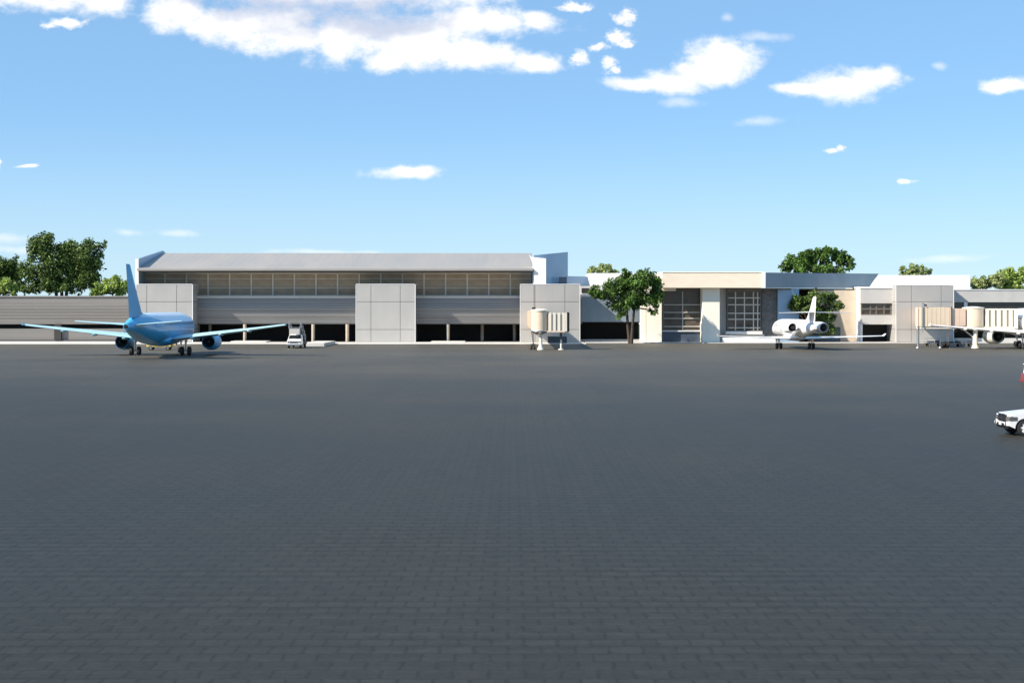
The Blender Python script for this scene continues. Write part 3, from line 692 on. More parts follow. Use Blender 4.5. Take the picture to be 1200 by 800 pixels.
for sgn in (1, -1):
    m_ = (lambda r: r) if sgn > 0 else mirror
    w = MB(); w.loft([m_(foil(x, le, te, z, .85)) for x, le, te, z in ((.7, 4.0, -1.9, 1.55), (4.5, 1.6, -1.9, 1.66), (12.5, -2.6, -4.0, 1.98))]); wo = w.build('wing', 'jet_white', t, smooth=True)
    wl = MB(); wl.loft([m_([(12.5 + dx, y, 1.98) for dx, y in ((-.03, -2.7), (.03, -2.7), (.03, -4.0), (-.03, -4.0))]), m_([(12.75 + dx, y, 2.35) for dx, y in ((-.015, -3.4), (.015, -3.4), (.015, -4.15), (-.015, -4.15))])]); wl.build('winglet', 'jet_white', wo)
    ex, ez = sgn * 2.35, 3.28
    e = MB(); e.lathe([(-2.4, .62), (-2.3, .70), (-2.6, .78), (-4, .88), (-6, .85), (-7.4, .74), (-7.7, .67), (-7.6, .60), (-6.8, .58)], 'y', (ex, 0, ez), 24); eo = e.build('engine', 'jet_white', t, smooth=True)
    MB().lathe([(-6.8, .58), (-6.8, .22), (-7.8, .25), (-8.2, .1), (-8.25, .01)], 'y', (ex, 0, ez), 18).build('exhaust_nozzle', 'exhaust', eo, smooth=True)
    MB().lathe([(-2.4, .66), (-3.0, .66), (-3.0, .2), (-2.7, .02)], 'y', (ex, 0, ez), 18).build('fan', 'exhaust', eo, smooth=True)
    py = MB(); py.hexa([(sgn * 1.0, -4.0, ez - .12), (sgn * 1.9, -4.0, ez - .1), (sgn * 1.9, -6.6, ez - .1), (sgn * .8, -6.6, ez - .12), (sgn * 1.0, -4.0, ez + .16), (sgn * 1.9, -4.0, ez + .14), (sgn * 1.9, -6.6, ez + .14), (sgn * .8, -6.6, ez + .16)]); py.build('pylon', 'jet_white', eo)
    st = MB(); st.loft([m_(foil(x, le, te, z, .8)) for x, le, te, z in ((.12, -8.9, -11.3, 5.55), (2.6, -9.9, -11.5, 5.50), (5.2, -10.8, -11.7, 5.45))]); st.build('tailplane', 'wing_under', t, smooth=True)
    gear(t, sgn * 2.5, 0, 1.7, .46, .32, .30)
    for i in range(11):
        wr = MB()
        y0 = 7.6 - i * .98
        sx = lambda z: sgn * (math.sqrt(1.38 ** 2 - (z - 3.08) ** 2) + .012)
        wr.add([(sx(3.3), y0, 3.3), (sx(3.3), y0 - .34, 3.3), (sx(3.72), y0 - .34, 3.72), (sx(3.72), y0, 3.72)], [(0, 1, 2, 3)])
        wr.build('window', 'glass', t)
f = MB(); f.loft([fin_ring(z, le, te, 0, th) for z, le, te, th in ((4.0, -4.6, -11.2, .8), (4.6, -6.8, -11.3, 1.0), (6.0, -8.6, -11.5, 1.0), (7.68, -10.2, -11.9, .95), (7.78, -10.5, -11.9, .3))]); fo = f.build('tail_fin', 'jet_white', t, smooth=True)
for sgn in (1, -1):
    em = MB(); em.lathe([(sgn * .225, .01), (sgn * .225, .55), (sgn * .15, .55)], 'x', (0, -9.2, 5.0), 22); em.build('emblem', 'emblem', fo)
gear(t, 0, 10.0, 1.9, .32, .22, .2)
cw = MB()
for sgn in (1, -1):
    for a0, a1, dy in ((4, 34, 0), (36, 62, -.3)):
        q = [(sgn * math.sin(R(a_)) * rr, yy + dy, zz + math.cos(R(a_)) * rr) for a_, yy, rr, zz in ((a0, 10.9, 1.0, 2.88), (a1, 10.8, 1.03, 2.88), (a1, 10.2, 1.16, 2.95), (a0, 10.2, 1.15, 2.95))]
        cw.add(q, [(0, 1, 2, 3)])
cw.build('cockpit_windows', 'glass', t)

# ------------------------------------------------------------------ road vehicle helpers (front +y)
def road_wheel(parent, x, y, r, w, rimm='steel', spokes=6):
    s_ = 1 if x > 0 else -1
    ty = MB(); ty.lathe([(-w / 2, r * .62), (-w / 2, r * .9), (-w * .36, r), (w * .36, r), (w / 2, r * .9), (w / 2, r * .62), (w * .3, r * .60), (-w * .3, r * .60), (-w / 2, r * .62)], 'x', (x, y, r), 26)
    wo = bpy.data.objects.new('wheel', None)
    o = ty.build('wheel', 'black', parent, smooth=True)
    rim = MB(); rim.lathe([(s_ * w * .46, r * .62), (s_ * w * .38, r * .57), (s_ * w * .2, r * .56)], 'x', (x, y, r), 24)
    for i in range(spokes):
        a = 2 * math.pi * i / spokes; c_, n_ = math.cos(a), math.sin(a)
        rim.hexa([(x + s_ * w * k1, y + c_ * rr - n_ * hw, r + n_ * rr + c_ * hw) for k1, rr, hw in
                  ((.28, r * .1, -.06), (.28, r * .1, .06), (.28, r * .58, .045), (.28, r * .58, -.045), (.42, r * .1, -.06), (.42, r * .1, .06), (.4, r * .58, .045), (.4, r * .58, -.045))])
    rim.lathe([(s_ * w * .45, .01), (s_ * w * .45, r * .16), (s_ * w * .25, r * .18)], 'x', (x, y, r), 14)
    rim.build('rim', rimm, o, smooth=True)
    MB().lathe([(s_ * w * .12, r * .58), (s_ * w * .12, .01)], 'x', (x, y, r), 18).build('brake_disc', 'blackpl', o)
    return o
def arch(yc, r, n=10):   # underside polygon going from front to back over a wheel
    return [(yc + r * math.cos(math.pi * i / n), .36 + max(0, r * math.sin(math.pi * i / n))) for i in range(n + 1)]

# ------------------------------------------------------------------ white pickup at the right edge
t = thing('pickup_truck', 'white pickup truck with a black grille, front part entering from the right edge', 'pickup', (WX(1168, 75.6) + 3.2, 75.9, 0), R(91.5))
W = .98
prof = [(2.78, .46), (2.84, .62), (2.84, .84), (2.79, .98), (2.64, 1.05), (1.9, 1.13), (1.3, 1.19), (1.15, 1.28), (-2.9, 1.30), (-2.95, .6), (-2.8, .42)]
under = [(-2.35, .40)] + [(y, z) for y, z in reversed(arch(-1.85, .50))] + [(1.20, .36)][:0] + [(y, z) for y, z in reversed(arch(2.06, .50))]
poly = prof + under
b = MB(); b.prism(poly, 'x', -W, W); b.build('body', 'car_white', t, bevel=.07)
c = MB(); z0, z1 = 1.28, 1.92
c.loft([[(-.92, 1.22, z0), (.92, 1.22, z0), (.92, -1.15, z0), (-.92, -1.15, z0)], [(-.84, .95, 1.45), (.84, .95, 1.45), (.88, -1.1, 1.45), (-.88, -1.1, 1.45)], [(-.70, .30, 1.86), (.70, .30, 1.86), (.72, -.98, 1.86), (-.72, -.98, 1.86)], [(-.60, .15, 1.92), (.60, .15, 1.92), (.62, -.85, 1.92), (-.62, -.85, 1.92)]])
c.build('cab', 'car_white', t, bevel=.04)
ws = MB(); ws.add([(-.80, 1.115, 1.37), (.80, 1.115, 1.37), (.685, .325, 1.865), (-.685, .325, 1.865)], [(0, 1, 2, 3)]); ws.build('windscreen', 'glass', t)
for sgn in (1, -1):
    sw = MB(); sw.add([(sgn * .885, .86, 1.42), (sgn * .905, -.92, 1.42), (sgn * .755, -.85, 1.83), (sgn * .735, .36, 1.83)], [(0, 1, 2, 3)]); sw.build('side_window', 'glass', t)
    h = MB(); h.loft([[(sgn * .56, 2.66, .70), (sgn * .992, 2.66, .72), (sgn * .992, 2.66, .95), (sgn * .56, 2.66, .94)], [(sgn * .57, 2.885, .71), (sgn * .985, 2.85, .73), (sgn * .985, 2.83, .94), (sgn * .57, 2.87, .93)]])
    h.build('headlight', 'lamp', t)
    h = MB(); h.box(*sorted((sgn * .985, sgn * 1.0)), 2.46, 2.655, .75, .93); h.build('side_lamp', 'lamp', t)
    h = MB(); h.lathe([(0, .01), (0, .09), (-.05, .10)], 'y', (sgn * .72, 2.95, .56), 14); h.build('fog_lamp', 'lamp', t)
    mi = MB(); mi.box(*sorted((sgn * .95, sgn * 1.18)), .98, 1.06, 1.36, 1.58); mi.build('mirror', 'blackpl', t, bevel=.02)
    for yw in (2.06, -1.85):
        road_wheel(t, sgn * .86, yw, .40, .27, 'trim')
        fl = MB()
        a_ = [i * math.pi / 12 for i in range(13)]
        ring_o = [(yw + .50 * math.cos(q), .36 + .50 * math.sin(q)) for q in a_]; ring_i = [(yw + .455 * math.cos(q), .38 + .455 * math.sin(q)) for q in a_]
        fl.prism(ring_o + ring_i[::-1], 'x', *sorted((sgn * .90, sgn * 1.003))); fl.build('wheel_arch', 'blackpl', t)
    dh = MB(); dh.box(*sorted((sgn * .982, sgn * 1.01)), .0, .18, 1.05, 1.09); dh.build('door_handle', 'blackpl', t)
gr = MB(); gr.box(-.53, .53, 2.78, 2.875, .66, 1.0); gr.build('grille', 'blackpl', t)
gr = MB(); gr.box(-.55, .55, 2.80, 2.90, 1.002, 1.04); gr.box(-.04, .04, 2.878, 2.90, .67, .999); gr.box(-.52, -.045, 2.878, 2.897, .82, .85); gr.box(.045, .52, 2.878, 2.897, .82, .85); gr.build('grille_bars', 'chrome', t)
bu = MB(); bu.loft([[(-.97, 2.72, .46), (.97, 2.72, .46), (.97, 2.72, .66), (-.97, 2.72, .66)], [(-.92, 2.94, .48), (.92, 2.94, .48), (.92, 2.94, .64), (-.92, 2.94, .64)]]); bu.build('bumper', 'car_white', t, bevel=.04)
bu = MB(); bu.box(-.50, .50, 2.935, 2.955, .47, .60); bu.box(-.80, .80, 2.70, 2.86, .33, .455); bu.build('air_intake', 'blackpl', t)
pl = MB(); pl.box(-.17, .17, 2.956, 2.97, .49, .58); pl.build('plate', 'plane_white', t)
MB().box(-.85, .85, -2.75, 2.5, .30, .5).build('chassis', 'blackpl', t)

# ------------------------------------------------------------------ stair truck
t = thing('stair_truck', 'white passenger stair truck facing forward beside the blue right wingtip', 'truck', (WX(344.5, 235), 237.4, 0), R(180))
b = MB(); b.prism([(2.35, .5), (2.42, .75), (2.35, 1.15), (1.7, 1.35), (1.55, 1.38), (.3, 1.38), (.3, .5)], 'x', -1.08, 1.08); b.build('hood', 'car_white', t, bevel=.08)
c = MB(); c.loft([[(-1.05, 1.6, 1.37), (1.05, 1.6, 1.37), (1.05, -.1, 1.37), (-1.05, -.1, 1.37)], [(-.92, 1.0, 2.02), (.92, 1.0, 2.02), (.95, 0, 2.02), (-.95, 0, 2.02)], [(-.85, .85, 2.12), (.85, .85, 2.12), (.88, .1, 2.12), (-.88, .1, 2.12)]]); c.build('cab', 'car_white', t, bevel=.04)
MB().add([(-.95, 1.565, 1.44), (.95, 1.565, 1.44), (.86, 1.045, 2.0), (-.86, 1.045, 2.0)], [(0, 1, 2, 3)]).build('windscreen', 'glass', t)
MB().box(-.62, .62, 2.36, 2.45, .82, 1.06).build('grille', 'blackpl', t)
MB().box(-1.1, 1.1, 2.36, 2.52, .42, .66).build('bumper', 'steel', t, bevel=.03)
MB().box(-1.05, 1.05, -4.6, .28, .55, .95).build('chassis', 'blackpl', t)
for sgn in (1, -1):
    MB().box(*sorted((sgn * .68, sgn * 1.02)), 2.36, 2.44, .86, 1.08).build('headlight', 'lamp', t)
    for yw in (1.5, -3.4): road_wheel(t, sgn * .9, yw, .42, .28, 'steel')
    hr = MB()
    hr.tube((sgn * .88, -4.4, 1.9), (sgn * .88, .3, 4.15), .03); hr.tube((sgn * .88, .3, 4.15), (sgn * .88, 1.9, 4.15), .03)
    hr.tube((sgn * .88, -4.4, 1.5), (sgn * .88, .3, 3.7), .025); hr.tube((sgn * .88, .3, 3.7), (sgn * .88, 1.9, 3.7), .025)
    for y_, z_ in ((-4.4, .95), (-2.8, 1.75), (-1.2, 2.5), (.3, 3.2), (1.1, 3.2), (1.9, 3.2)): hr.tube((sgn * .88, y_, z_), (sgn * .88, y_, z_ + (.95 if y_ > 0 else .95)), .03)
    hr.build('handrail', 'steel', t)
    MB().prism([(-4.5, .95), (-4.5, 1.15), (.2, 3.22), (2.0, 3.22), (2.0, 3.02), (.3, 3.02)], 'x', *sorted((sgn * .80, sgn * .86))).build('side_panel', 'greywall', t)
st = MB()
for i in range(12): st.box(-.79, .79, -4.4 + i * .38, -4.0 + i * .38, .97 + i * .185, 1.02 + i * .185)
st.box(-.79, .79, .25, 2.0, 3.14, 3.2); st.build('steps', 'steel', t)
MB().box(-.79, .79, 1.93, 2.0, 2.15, 3.0).build('front_panel', 'greywall', t)
s_ = MB(); s_.tube((-.7, -.3, .95), (-.7, .9, 3.05), .07); s_.tube((.7, -.3, .95), (.7, .9, 3.05), .07); s_.tube((-.7, 1.95, 2.13), (-.7, 1.2, 3.05), .04); s_.tube((.7, 1.95, 2.13), (.7, 1.2, 3.05), .04); s_.build('lift_strut', 'steel', t)

# ------------------------------------------------------------------ boarding bridges
def rib_tunnel(x0, x1, y0, y1, z0, z1, along, pitch, mb):
    mb.box(x0, x1, y0, y1, z0, z1)
    if along == 'y':
        n = int((y1 - y0) / pitch)
        for i in range(n):
            y = y0 + (i + .5) * (y1 - y0) / n
            for xa, xb in ((x0 - .06, x0 - .002), (x1 + .002, x1 + .06)): mb.box(xa, xb, y - .07, y + .07, z0, z1)
    else:
        n = int((x1 - x0) / pitch)
        for i in range(n):
            x = x0 + (i + .5) * (x1 - x0) / n
            mb.box(x - .05, x + .05, y0 - .025, y0 - .002, z0, z1)
YB = 227.5; xc = WX(632.5, YB)
t = thing('boarding_bridge', 'short boarding bridge with a beige drum-shaped cab on white pedestals', 'boarding bridge', (xc, YB, 0), group='boarding bridges', world=True)
zb, zt = WZ(388, YB), WZ(362.5, YB)
m = MB(); rib_tunnel(xc - 1.3, xc + 1.3, YB + .9, 271.9, zb + .3, zt - .25, 'y', 2.2, m); m.build('tunnel', 'bridge_pink', t)
m = MB(); m.lathe([(zb, 1.24), (zt - .25, 1.24)], 'z', (xc, YB, 0), 28, cap=True); co = m.build('cab', 'bridge', t, smooth=True)
m = MB(); m.lathe([(zt - .249, 1.33), (zt - .08, 1.33), (zt + .1, .6), (zt + .12, .01)], 'z', (xc, YB, 0), 28); m.build('cab_roof', 'bridge_white', t, smooth=True)
m = MB(); m.lathe([(zb - .45, .5), (zb - .25, 1.0), (zb - .004, 1.34), (zb + .14, 1.30)], 'z', (xc, YB, 0), 24, cap=True); m.build('cab_base', 'steel', t, smooth=True)
x1 = xc + 1.05; x2 = WX(665, YB)
m = MB(); m.box(x1 + .15, x2 - .45, YB - 1.02, YB + 1.1, zb + .12, zt - .7); m.build('bellows', 'bellows', t)
for i in range(4):
    xx = x1 + .28 + i * (x2 - x1 - .75) / 3.4
    m = MB(); wdt = .36 if i == 0 else .33
    m.box(xx - .02, xx + wdt, YB - 1.12, YB - 1.03, zb - .02, zt - .5); m.box(xx - .02, xx + wdt, YB - 1.03, YB + 1.15, zt - .699, zt - .5); m.box(xx - .02, xx + wdt, YB + 1.11, YB + 1.2, zb - .02, zt - .5)
    m.build('bellows_frame', 'bridge_white', t)
m = MB(); m.box(x1, x2 - .4, YB - 1.1, YB + 1.1, zb - .16, zb + .10); m.build('cab_floor', 'bridge_pink', t)
m = MB(); m.box(x2 - .44, x2 - .12, YB - 1.1, YB + 1.1, zb, zt - .5); m.build('canopy', 'bridge_white', t)
m = MB(); m.box(x2 - .118, x2 + .25, YB - 1.2, YB + 1.2, zb - .05, zt - .42); m.build('canopy_bumper', 'blackpl', t, bevel=.08)
m = MB(); m.lathe([(0, .55), (.12, .52), (.5, .3), (1.1, .24), (zb - .44, .22)], 'z', (xc + .15, YB + .1, 0), 16, cap=True); m.build('pedestal', 'bridge_white', t, smooth=True)
m = MB(); xl2 = WX(657.5, YB); m.tube((xl2, YB, 0), (xl2, YB, zb - .17), .14, .14, 12); m.tube((xl2, YB, 0), (xl2, YB, .1), .45, .4, 14); m.build('support_leg', 'bridge_white', t, smooth=True)
m = MB(); m.tube((xl2, YB - .01, 1.5), (xl2, YB - .01, zb - .18), .2, .2, 12); m.build('leg_sleeve', 'navy', t, smooth=True)
for dx in (-1.0, -.55):
    m = MB(); m.lathe([(-.14, .3), (-.14, .42), (.14, .42), (.14, .3)], 'x', (xc + dx - .2, YB + 1.0, .42), 18, cap=True); m.build('wheel', 'black', t, smooth=True)
m = MB(); m.tube((xc - 1.2, YB + .2, zb - .05), (xc - .9, YB + 1.0, .5), .07); m.tube((xc - .95, YB + 1, zb - .05), (xc - .95, YB + 1, .45), .1); m.tube((xc - .7, YB + .4, zb - .3), (xc + .1, YB + .1, 1.8), .05); m.build('wheel_strut', 'steel', t)
m = MB(); m.tube((xc - .85, YB - .2, zt - .1), (xc - .85, YB - .2, zt + 3.6), .035); m.build('aerial', 'blackpl', t)
m = MB(); m.box(xc - 1.15, xc - .6, YB - .35, YB - .05, zt + .05, zt + .3); m.tube((xc + .15, YB - .4, zt + .12), (xc + 1.1, YB - .4, zt - .12), .06); m.build('floodlight', 'blackpl', t)
m = MB(); m.box(xc + 1.3, WX(664, YB + 4), YB + 3, YB + 6, .9, 1.9); m.build('underbridge_box_or_shade', 'navy', t, bevel=.05)  # dark box added for the shade beneath the bridge

YB = 237.
t = thing('boarding_bridge', 'long beige boarding bridge reaching sideways to the white passenger jet', 'boarding bridge', (WX(1130, YB), YB, 0), group='boarding bridges', world=True)
zb, zt = WZ(382.5, YB), WZ(359.5, YB)
def X(p): return WX(p, YB)
m = MB(); xa, xb = X(1071), WX(1076, 271.8)
m.hexa([(xa, YB - .9, zb + .1), (xa + 1.0, YB - .9, zb + .1), (xb + 2.2, 271.8, zb + .1), (xb, 271.8, zb + .1), (xa, YB - .9, zt - .05), (xa + 1.0, YB - .9, zt - .05), (xb + 2.2, 271.8, zt - .05), (xb, 271.8, zt - .05)])
m.build('rear_corridor', 'bridge_pink', t)
m = MB(); m.box(X(1071), X(1074), YB - .99, YB - .91, zb, zt - .1); m.build('corner_trim', 'bridge_white', t)
m = MB(); rib_tunnel(X(1076), X(1111.5), YB - 1.3, YB + 1.3, zb, zt - .05, 'x', .62, m); m.build('tunnel', 'bridge', t)
m = MB(); rib_tunnel(X(1113), X(1129), YB - 1.15, YB + 1.15, zb + .1, zt - .25, 'x', 1.5, m); m.build('inner_tunnel', 'bridge_pink', t)
m = MB(); m.box(X(1111.6), X(1112.9), YB - 1.4, YB + 1.4, zb - .1, zt); m.build('tunnel_collar', 'joint', t)
m = MB(); m.lathe([(zb - .05, 1.6), (zt - .22, 1.6)], 'z', (X(1140.5), YB, 0), 30, cap=True); m.build('cab', 'bridge', t, smooth=True)
m = MB(); m.lathe([(zt - .219, 1.68), (zt - .1, 1.68), (zt + .06, .5), (zt + .07, .01)], 'z', (X(1140.5), YB, 0), 28); m.build('cab_roof', 'bridge_white', t, smooth=True)
m = MB(); m.box(X(1152), X(1186), YB - 1.0, YB + 1.2, zb + .05, zt - .45); m.build('bellows', 'bellows', t)
for i in range(5):
    p = 1152.5 + i * 6.9
    m = MB(); a0, a1 = X(p), X(p + 3.6); m.box(a0, a1, YB - 1.15, YB - 1.01, zb - .02, zt - .28); m.box(a0, a1, YB - 1.01, YB + 1.2, zt - .449, zt - .28); m.box(a0, a1, YB + 1.21, YB + 1.32, zb - .02, zt - .28); m.build('bellows_frame', 'bridge_white', t)
m = MB(); m.box(X(1186.1), X(1190), YB - 1.2, YB + 1.3, zb, zt - .3); m.build('canopy', 'bridge_white', t, bevel=.05)
m = MB(); m.box(X(1076), X(1190), YB - 1.2, YB + 1.2, zb - .32, zb - .06); m.build('floor_beam', 'bridge_white', t)
m = MB(); m.lathe([(0, .6), (.12, .55), (.5, .38), (zb - .33, .34)], 'z', (X(1142), YB - .4, 0), 16, cap=True); m.build('pedestal', 'bridge_white', t, smooth=True)
for p in (1103.5, 1111.5, 1077):
    m = MB(); m.tube((X(p), YB + .6, 0), (X(p), YB + .6, zb - .33), .19, .19, 12); m.tube((X(p), YB + .6, 0), (X(p), YB + .6, .1), .4, .35, 12); m.build('support_leg', 'bridge_white' if p > 1110 else 'steel', t, smooth=True)
m = MB(); m.box(X(1103), X(1112), YB + .45, YB + .75, 1.1, 1.45); m.box(X(1104), X(1111), YB + .3, YB + .9, .5, .8); m.build('bogie_beam', 'steel', t)
for p in (1104.5, 1110):
    for dy in (-.1, 1.3):
        m = MB(); m.lathe([(-.18, .25), (-.18, .48), (.18, .48), (.18, .25)], 'x', (X(p), YB + dy, .48), 18, cap=True); m.build('wheel', 'black', t, smooth=True)
m = MB(); m.box(X(1120), X(1126), YB - .8, YB + .8, zb - .9, zb - .33); m.build('underbridge_box_or_shade', 'blackpl', t, bevel=.04)
m = MB(); m.tube((X(1127), YB - .4, zb - .33), (X(1140), YB - .4, 1.6), .1); m.build('brace', 'bridge_white', t)
m = MB(); m.tube((X(1078), YB - 1.45, zb - .8), (X(1078), YB - 1.45, zt + .7), .07); m.build('lamp_post', 'steel', t)
m = MB(); m.lathe([(0, .02), (.02, .3), (.22, .22), (.3, .05)], 'z', (X(1082), YB - 1.2, zt + .1), 14, cap=True); m.tube((X(1078), YB - 1.45, zt + .6), (X(1082), YB - 1.2, zt + .3), .04); m.build('lamp_head', 'blackpl', t)
m = MB()
for p in (1068, 1102):
    m.tube((X(p + 2), YB + .9, zt - .1), (X(p + 2), YB + .9, zt + 1.1), .035)
m.build('aerial', 'steel', t)

# ------------------------------------------------------------------ ground equipment
# belt loader under the blue airliner
t = thing('belt_loader', 'small faded yellow belt loader on the apron beyond the blue fuselage', 'belt loader', (WX(188, 226), 226, 0), R(90))
MB().box(-.7, .7, -1.7, 1.9, .45, .95).build('chassis', 'yellow', t, bevel=.05)
m = MB(); m.hexa([(-.45, -2.4, .75), (.45, -2.4, .75), (.45, 2.9, 1.5), (-.45, 2.9, 1.5), (-.45, -2.4, .95), (.45, -2.4, .95), (.45, 2.9, 1.72), (-.45, 2.9, 1.72)]); m.build('conveyor', 'blackpl', t)
m = MB(); m.hexa([(-.55, -2.4, .7), (-.46, -2.4, .7), (-.46, 2.9, 1.45), (-.55, 2.9, 1.45), (-.55, -2.4, 1.1), (-.46, -2.4, 1.1), (-.46, 2.9, 1.85), (-.55, 2.9, 1.85)]); m.build('guard_rail', 'yellow', t)
MB().box(-.68, -.2, -.6, .1, .951, 1.4).build('driver_seat', 'black', t, bevel=.05)
for sx_ in (-.6, .6):
    for sy in (-1.2, 1.3): road_wheel(t, sx_, sy, .32, .22, 'steel')
# baggage carts near the long bridge
first_cart = None
for i, (px, Y, lab) in enumerate(((1094, 248, 'low dark baggage cart below the long bridge, nearest the panelled block'), (1117, 245, 'low dark baggage cart under the long bridge beside the thin white leg'), (1130, 246, 'low dark baggage cart beside the thick white pedestal of the long bridge'))):
    if first_cart is None:
        t = thing('baggage_cart', lab, 'cart', (WX(px, Y), Y, 0), R(90), 'baggage carts under the long bridge'); first_cart = t
        MB().box(-.7, .7, -1.3, 1.3, .46, .56).build('deck', 'steel', t)
        m = MB()
        for sx_ in (-.68, .68):
            for sy in (-1.26, 1.26): m.tube((sx_, sy, .56), (sx_, sy, 1.25), .03, .03, 6)
        m.tube((-.68, -1.26, 1.25), (-.68, 1.26, 1.25), .03, .03, 6); m.tube((.68, -1.26, 1.25), (.68, 1.26, 1.25), .03, .03, 6); m.build('rail', 'steel', t)
        m = MB(); m.box(-.6, .0, -1.1, -.2, .561, .95); m.box(.05, .6, -.15, .9, .561, .85); m.build('load', 'navy', t, bevel=.04)
        m = MB(); m.tube((0, 1.3, .5), (0, 2.1, .25), .035, .035, 6); m.build('tow_bar', 'steel', t)
        for sx_ in (-.55, .55):
            for sy in (-.9, .9): road_wheel(t, sx_, sy, .23, .14, 'steel', 5)
    else:
        c = copy_tree(first_cart); c.location = (WX(px, Y), Y, 0); tag(c, lab, 'cart', 'baggage carts under the long bridge')
# red tug cut by the right edge
t = thing('baggage_tug', 'red and white baggage tug just entering at the right edge above the pickup', 'tug', (WX(1195.5, 124) + 1.9, 124.3, 0), R(90))
b = MB(); b.prism([(1.5, .28), (1.55, .5), (1.5, .9), (.2, .98), (-1.4, .98), (-1.5, .3)], 'x', -.68, .68); b.build('body', 'red', t, bevel=.05)
MB().box(-.72, .72, 1.47, 1.6, .22, .45).build('bumper', 'red', t, bevel=.03)
m = MB()
for sx_ in (-.6, .6):
    for sy in (1.3, -.9): m.tube((sx_, sy, .95), (sx_, sy * .9, 1.62), .045, .045, 8)
m.build('cab_post', 'car_white', t)
MB().box(-.68, .68, -1.0, 1.35, 1.62, 1.70).build('roof', 'car_white', t, bevel=.03)
MB().add([(-.56, 1.27, .98), (.56, 1.27, .98), (.56, 1.19, 1.6), (-.56, 1.19, 1.6)], [(0, 1, 2, 3)]).build('windscreen', 'glass', t)
MB().box(-.5, .5, -.5, .1, .981, 1.35).build('seat', 'black', t, bevel=.05)
for sx_ in (-.58, .58):
    for sy in (.95, -.95): road_wheel(t, sx_, sy, .30, .22, 'car_white')

# ------------------------------------------------------------------ sky, sun, camera
SUN = Vector((-.72, -.36, .60)).normalized()
EL = math.asin(SUN.z)
wd = bpy.data.worlds.new('World'); SC.world = wd; wd.use_nodes = True
nt = wd.node_tree; N, L = nt.nodes, nt.links
bg = N['Background']
sky = N.new('ShaderNodeTexSky'); sky.sky_type = 'NISHITA'; sky.sun_disc = False
sky.sun_elevation = EL; sky.sun_rotation = math.atan2(SUN.x, SUN.y)
sky.air_density = .8; sky.dust_density = 0; sky.ozone_density = 8
SKY_ST = .092
bg.inputs['Strength'].default_value = SKY_ST
tc = N.new('ShaderNodeTexCoord')
sp = N.new('ShaderNodeSeparateXYZ'); L.new(tc.outputs['Generated'], sp.inputs[0])
def M_(op, a, b=None, c=None, clamp=False):
    n = N.new('ShaderNodeMath'); n.operation = op; n.use_clamp = clamp
    for i, q in enumerate((a, b, c)):
        if q is None: continue
        if isinstance(q, (int, float)): n.inputs[i].default_value = q
        else: L.new(q, n.inputs[i])
    return n.outputs[0]
ysafe = M_('MAXIMUM', sp.outputs[1], .02)
U = M_('DIVIDE', sp.outputs[0], ysafe); V = M_('DIVIDE', sp.outputs[2], ysafe)
cv = N.new('ShaderNodeCombineXYZ'); L.new(U, cv.inputs[0]); L.new(V, cv.inputs[1])
def noise_n(scale, detail, rough, sc=(1, 1, 1), loc=(0, 0, 0)):
    mp = N.new('ShaderNodeMapping'); mp.inputs['Scale'].default_value = sc; mp.inputs['Location'].default_value = loc
    L.new(cv.outputs[0], mp.inputs['Vector'])
    n = N.new('ShaderNodeTexNoise'); n.inputs['Scale'].default_value = scale; n.inputs['Detail'].default_value = detail; n.inputs['Roughness'].default_value = rough
    L.new(mp.outputs[0], n.inputs['Vector']); return n
wn = noise_n(14, 4, .55)
ws = N.new('ShaderNodeVectorMath'); ws.operation = 'MULTIPLY_ADD'
ws.inputs[1].default_value = (.030, .014, 0); ws.inputs[2].default_value = (-.015, -.007, 0)
L.new(wn.outputs['Color'], ws.inputs[0])
wv = N.new('ShaderNodeVectorMath'); wv.operation = 'ADD'; L.new(cv.outputs[0], wv.inputs[0]); L.new(ws.outputs[0], wv.inputs[1])
def blobs(lst):
    cur = None
    for px, py, rx, ry in lst:
        s_ = N.new('ShaderNodeVectorMath'); s_.operation = 'SUBTRACT'; L.new(wv.outputs[0], s_.inputs[0]); s_.inputs[1].default_value = ((px - CX) / F, (HY - py) / F, 0)
        m_ = N.new('ShaderNodeVectorMath'); m_.operation = 'MULTIPLY'; L.new(s_.outputs[0], m_.inputs[0]); m_.inputs[1].default_value = (F / rx, F / ry, 0)
        l_ = N.new('ShaderNodeVectorMath'); l_.operation = 'LENGTH'; L.new(m_.outputs[0], l_.inputs[0])
        v_ = M_('SUBTRACT', 1.0, l_.outputs['Value'])
        cur = v_ if cur is None else M_('SMOOTH_MAX', cur, v_, .15)
    return cur
CL = [(205, 8, 55, 34), (270, 26, 75, 30), (340, 38, 90, 34), (420, 40, 120, 46), (400, -15, 260, 44), (480, 46, 110, 34), (330, 22, 90, 36), (500, 60, 95, 32), (560, 68, 80, 22), (560, 26, 120, 26), (628, 24, 34, 18), (625, 74, 42, 16), (455, 70, 50, 18),
      (60, -6, 95, 26), (120, 4, 50, 22), 
      (750, 98, 48, 13), (790, 96, 55, 22), (845, 66, 56, 30), (830, 84, 60, 22), 
      (985, 104, 72, 24), (935, 105, 50, 12), (1030, 92, 50, 18), (1182, 95, 50, 12),
      (475, 204, 66, 10), (495, 202, 40, 10)]
E = blobs(CL)
ES = blobs([(738, 18, 16, 18), (728, 21, 22, 9), (722, 44, 26, 13), (735, 50, 16, 8), (677, 66, 17, 15), (716, 75, 17, 13), (722, 80, 12, 7), (700, 54, 20, 7), (674, 7, 24, 9), (75, 27, 30, 9), (60, 30, 14, 6), (970, 177, 20, 5), (980, 174, 9, 6), (1067, 214, 13, 4), (31, 195, 18, 4), (-2, 193, 10, 9)])
n1 = noise_n(46, 10, .66, (1, 1.35, 1)); n2 = noise_n(13, 4, .55, (1, 1.6, 1), (3, 1, 0))
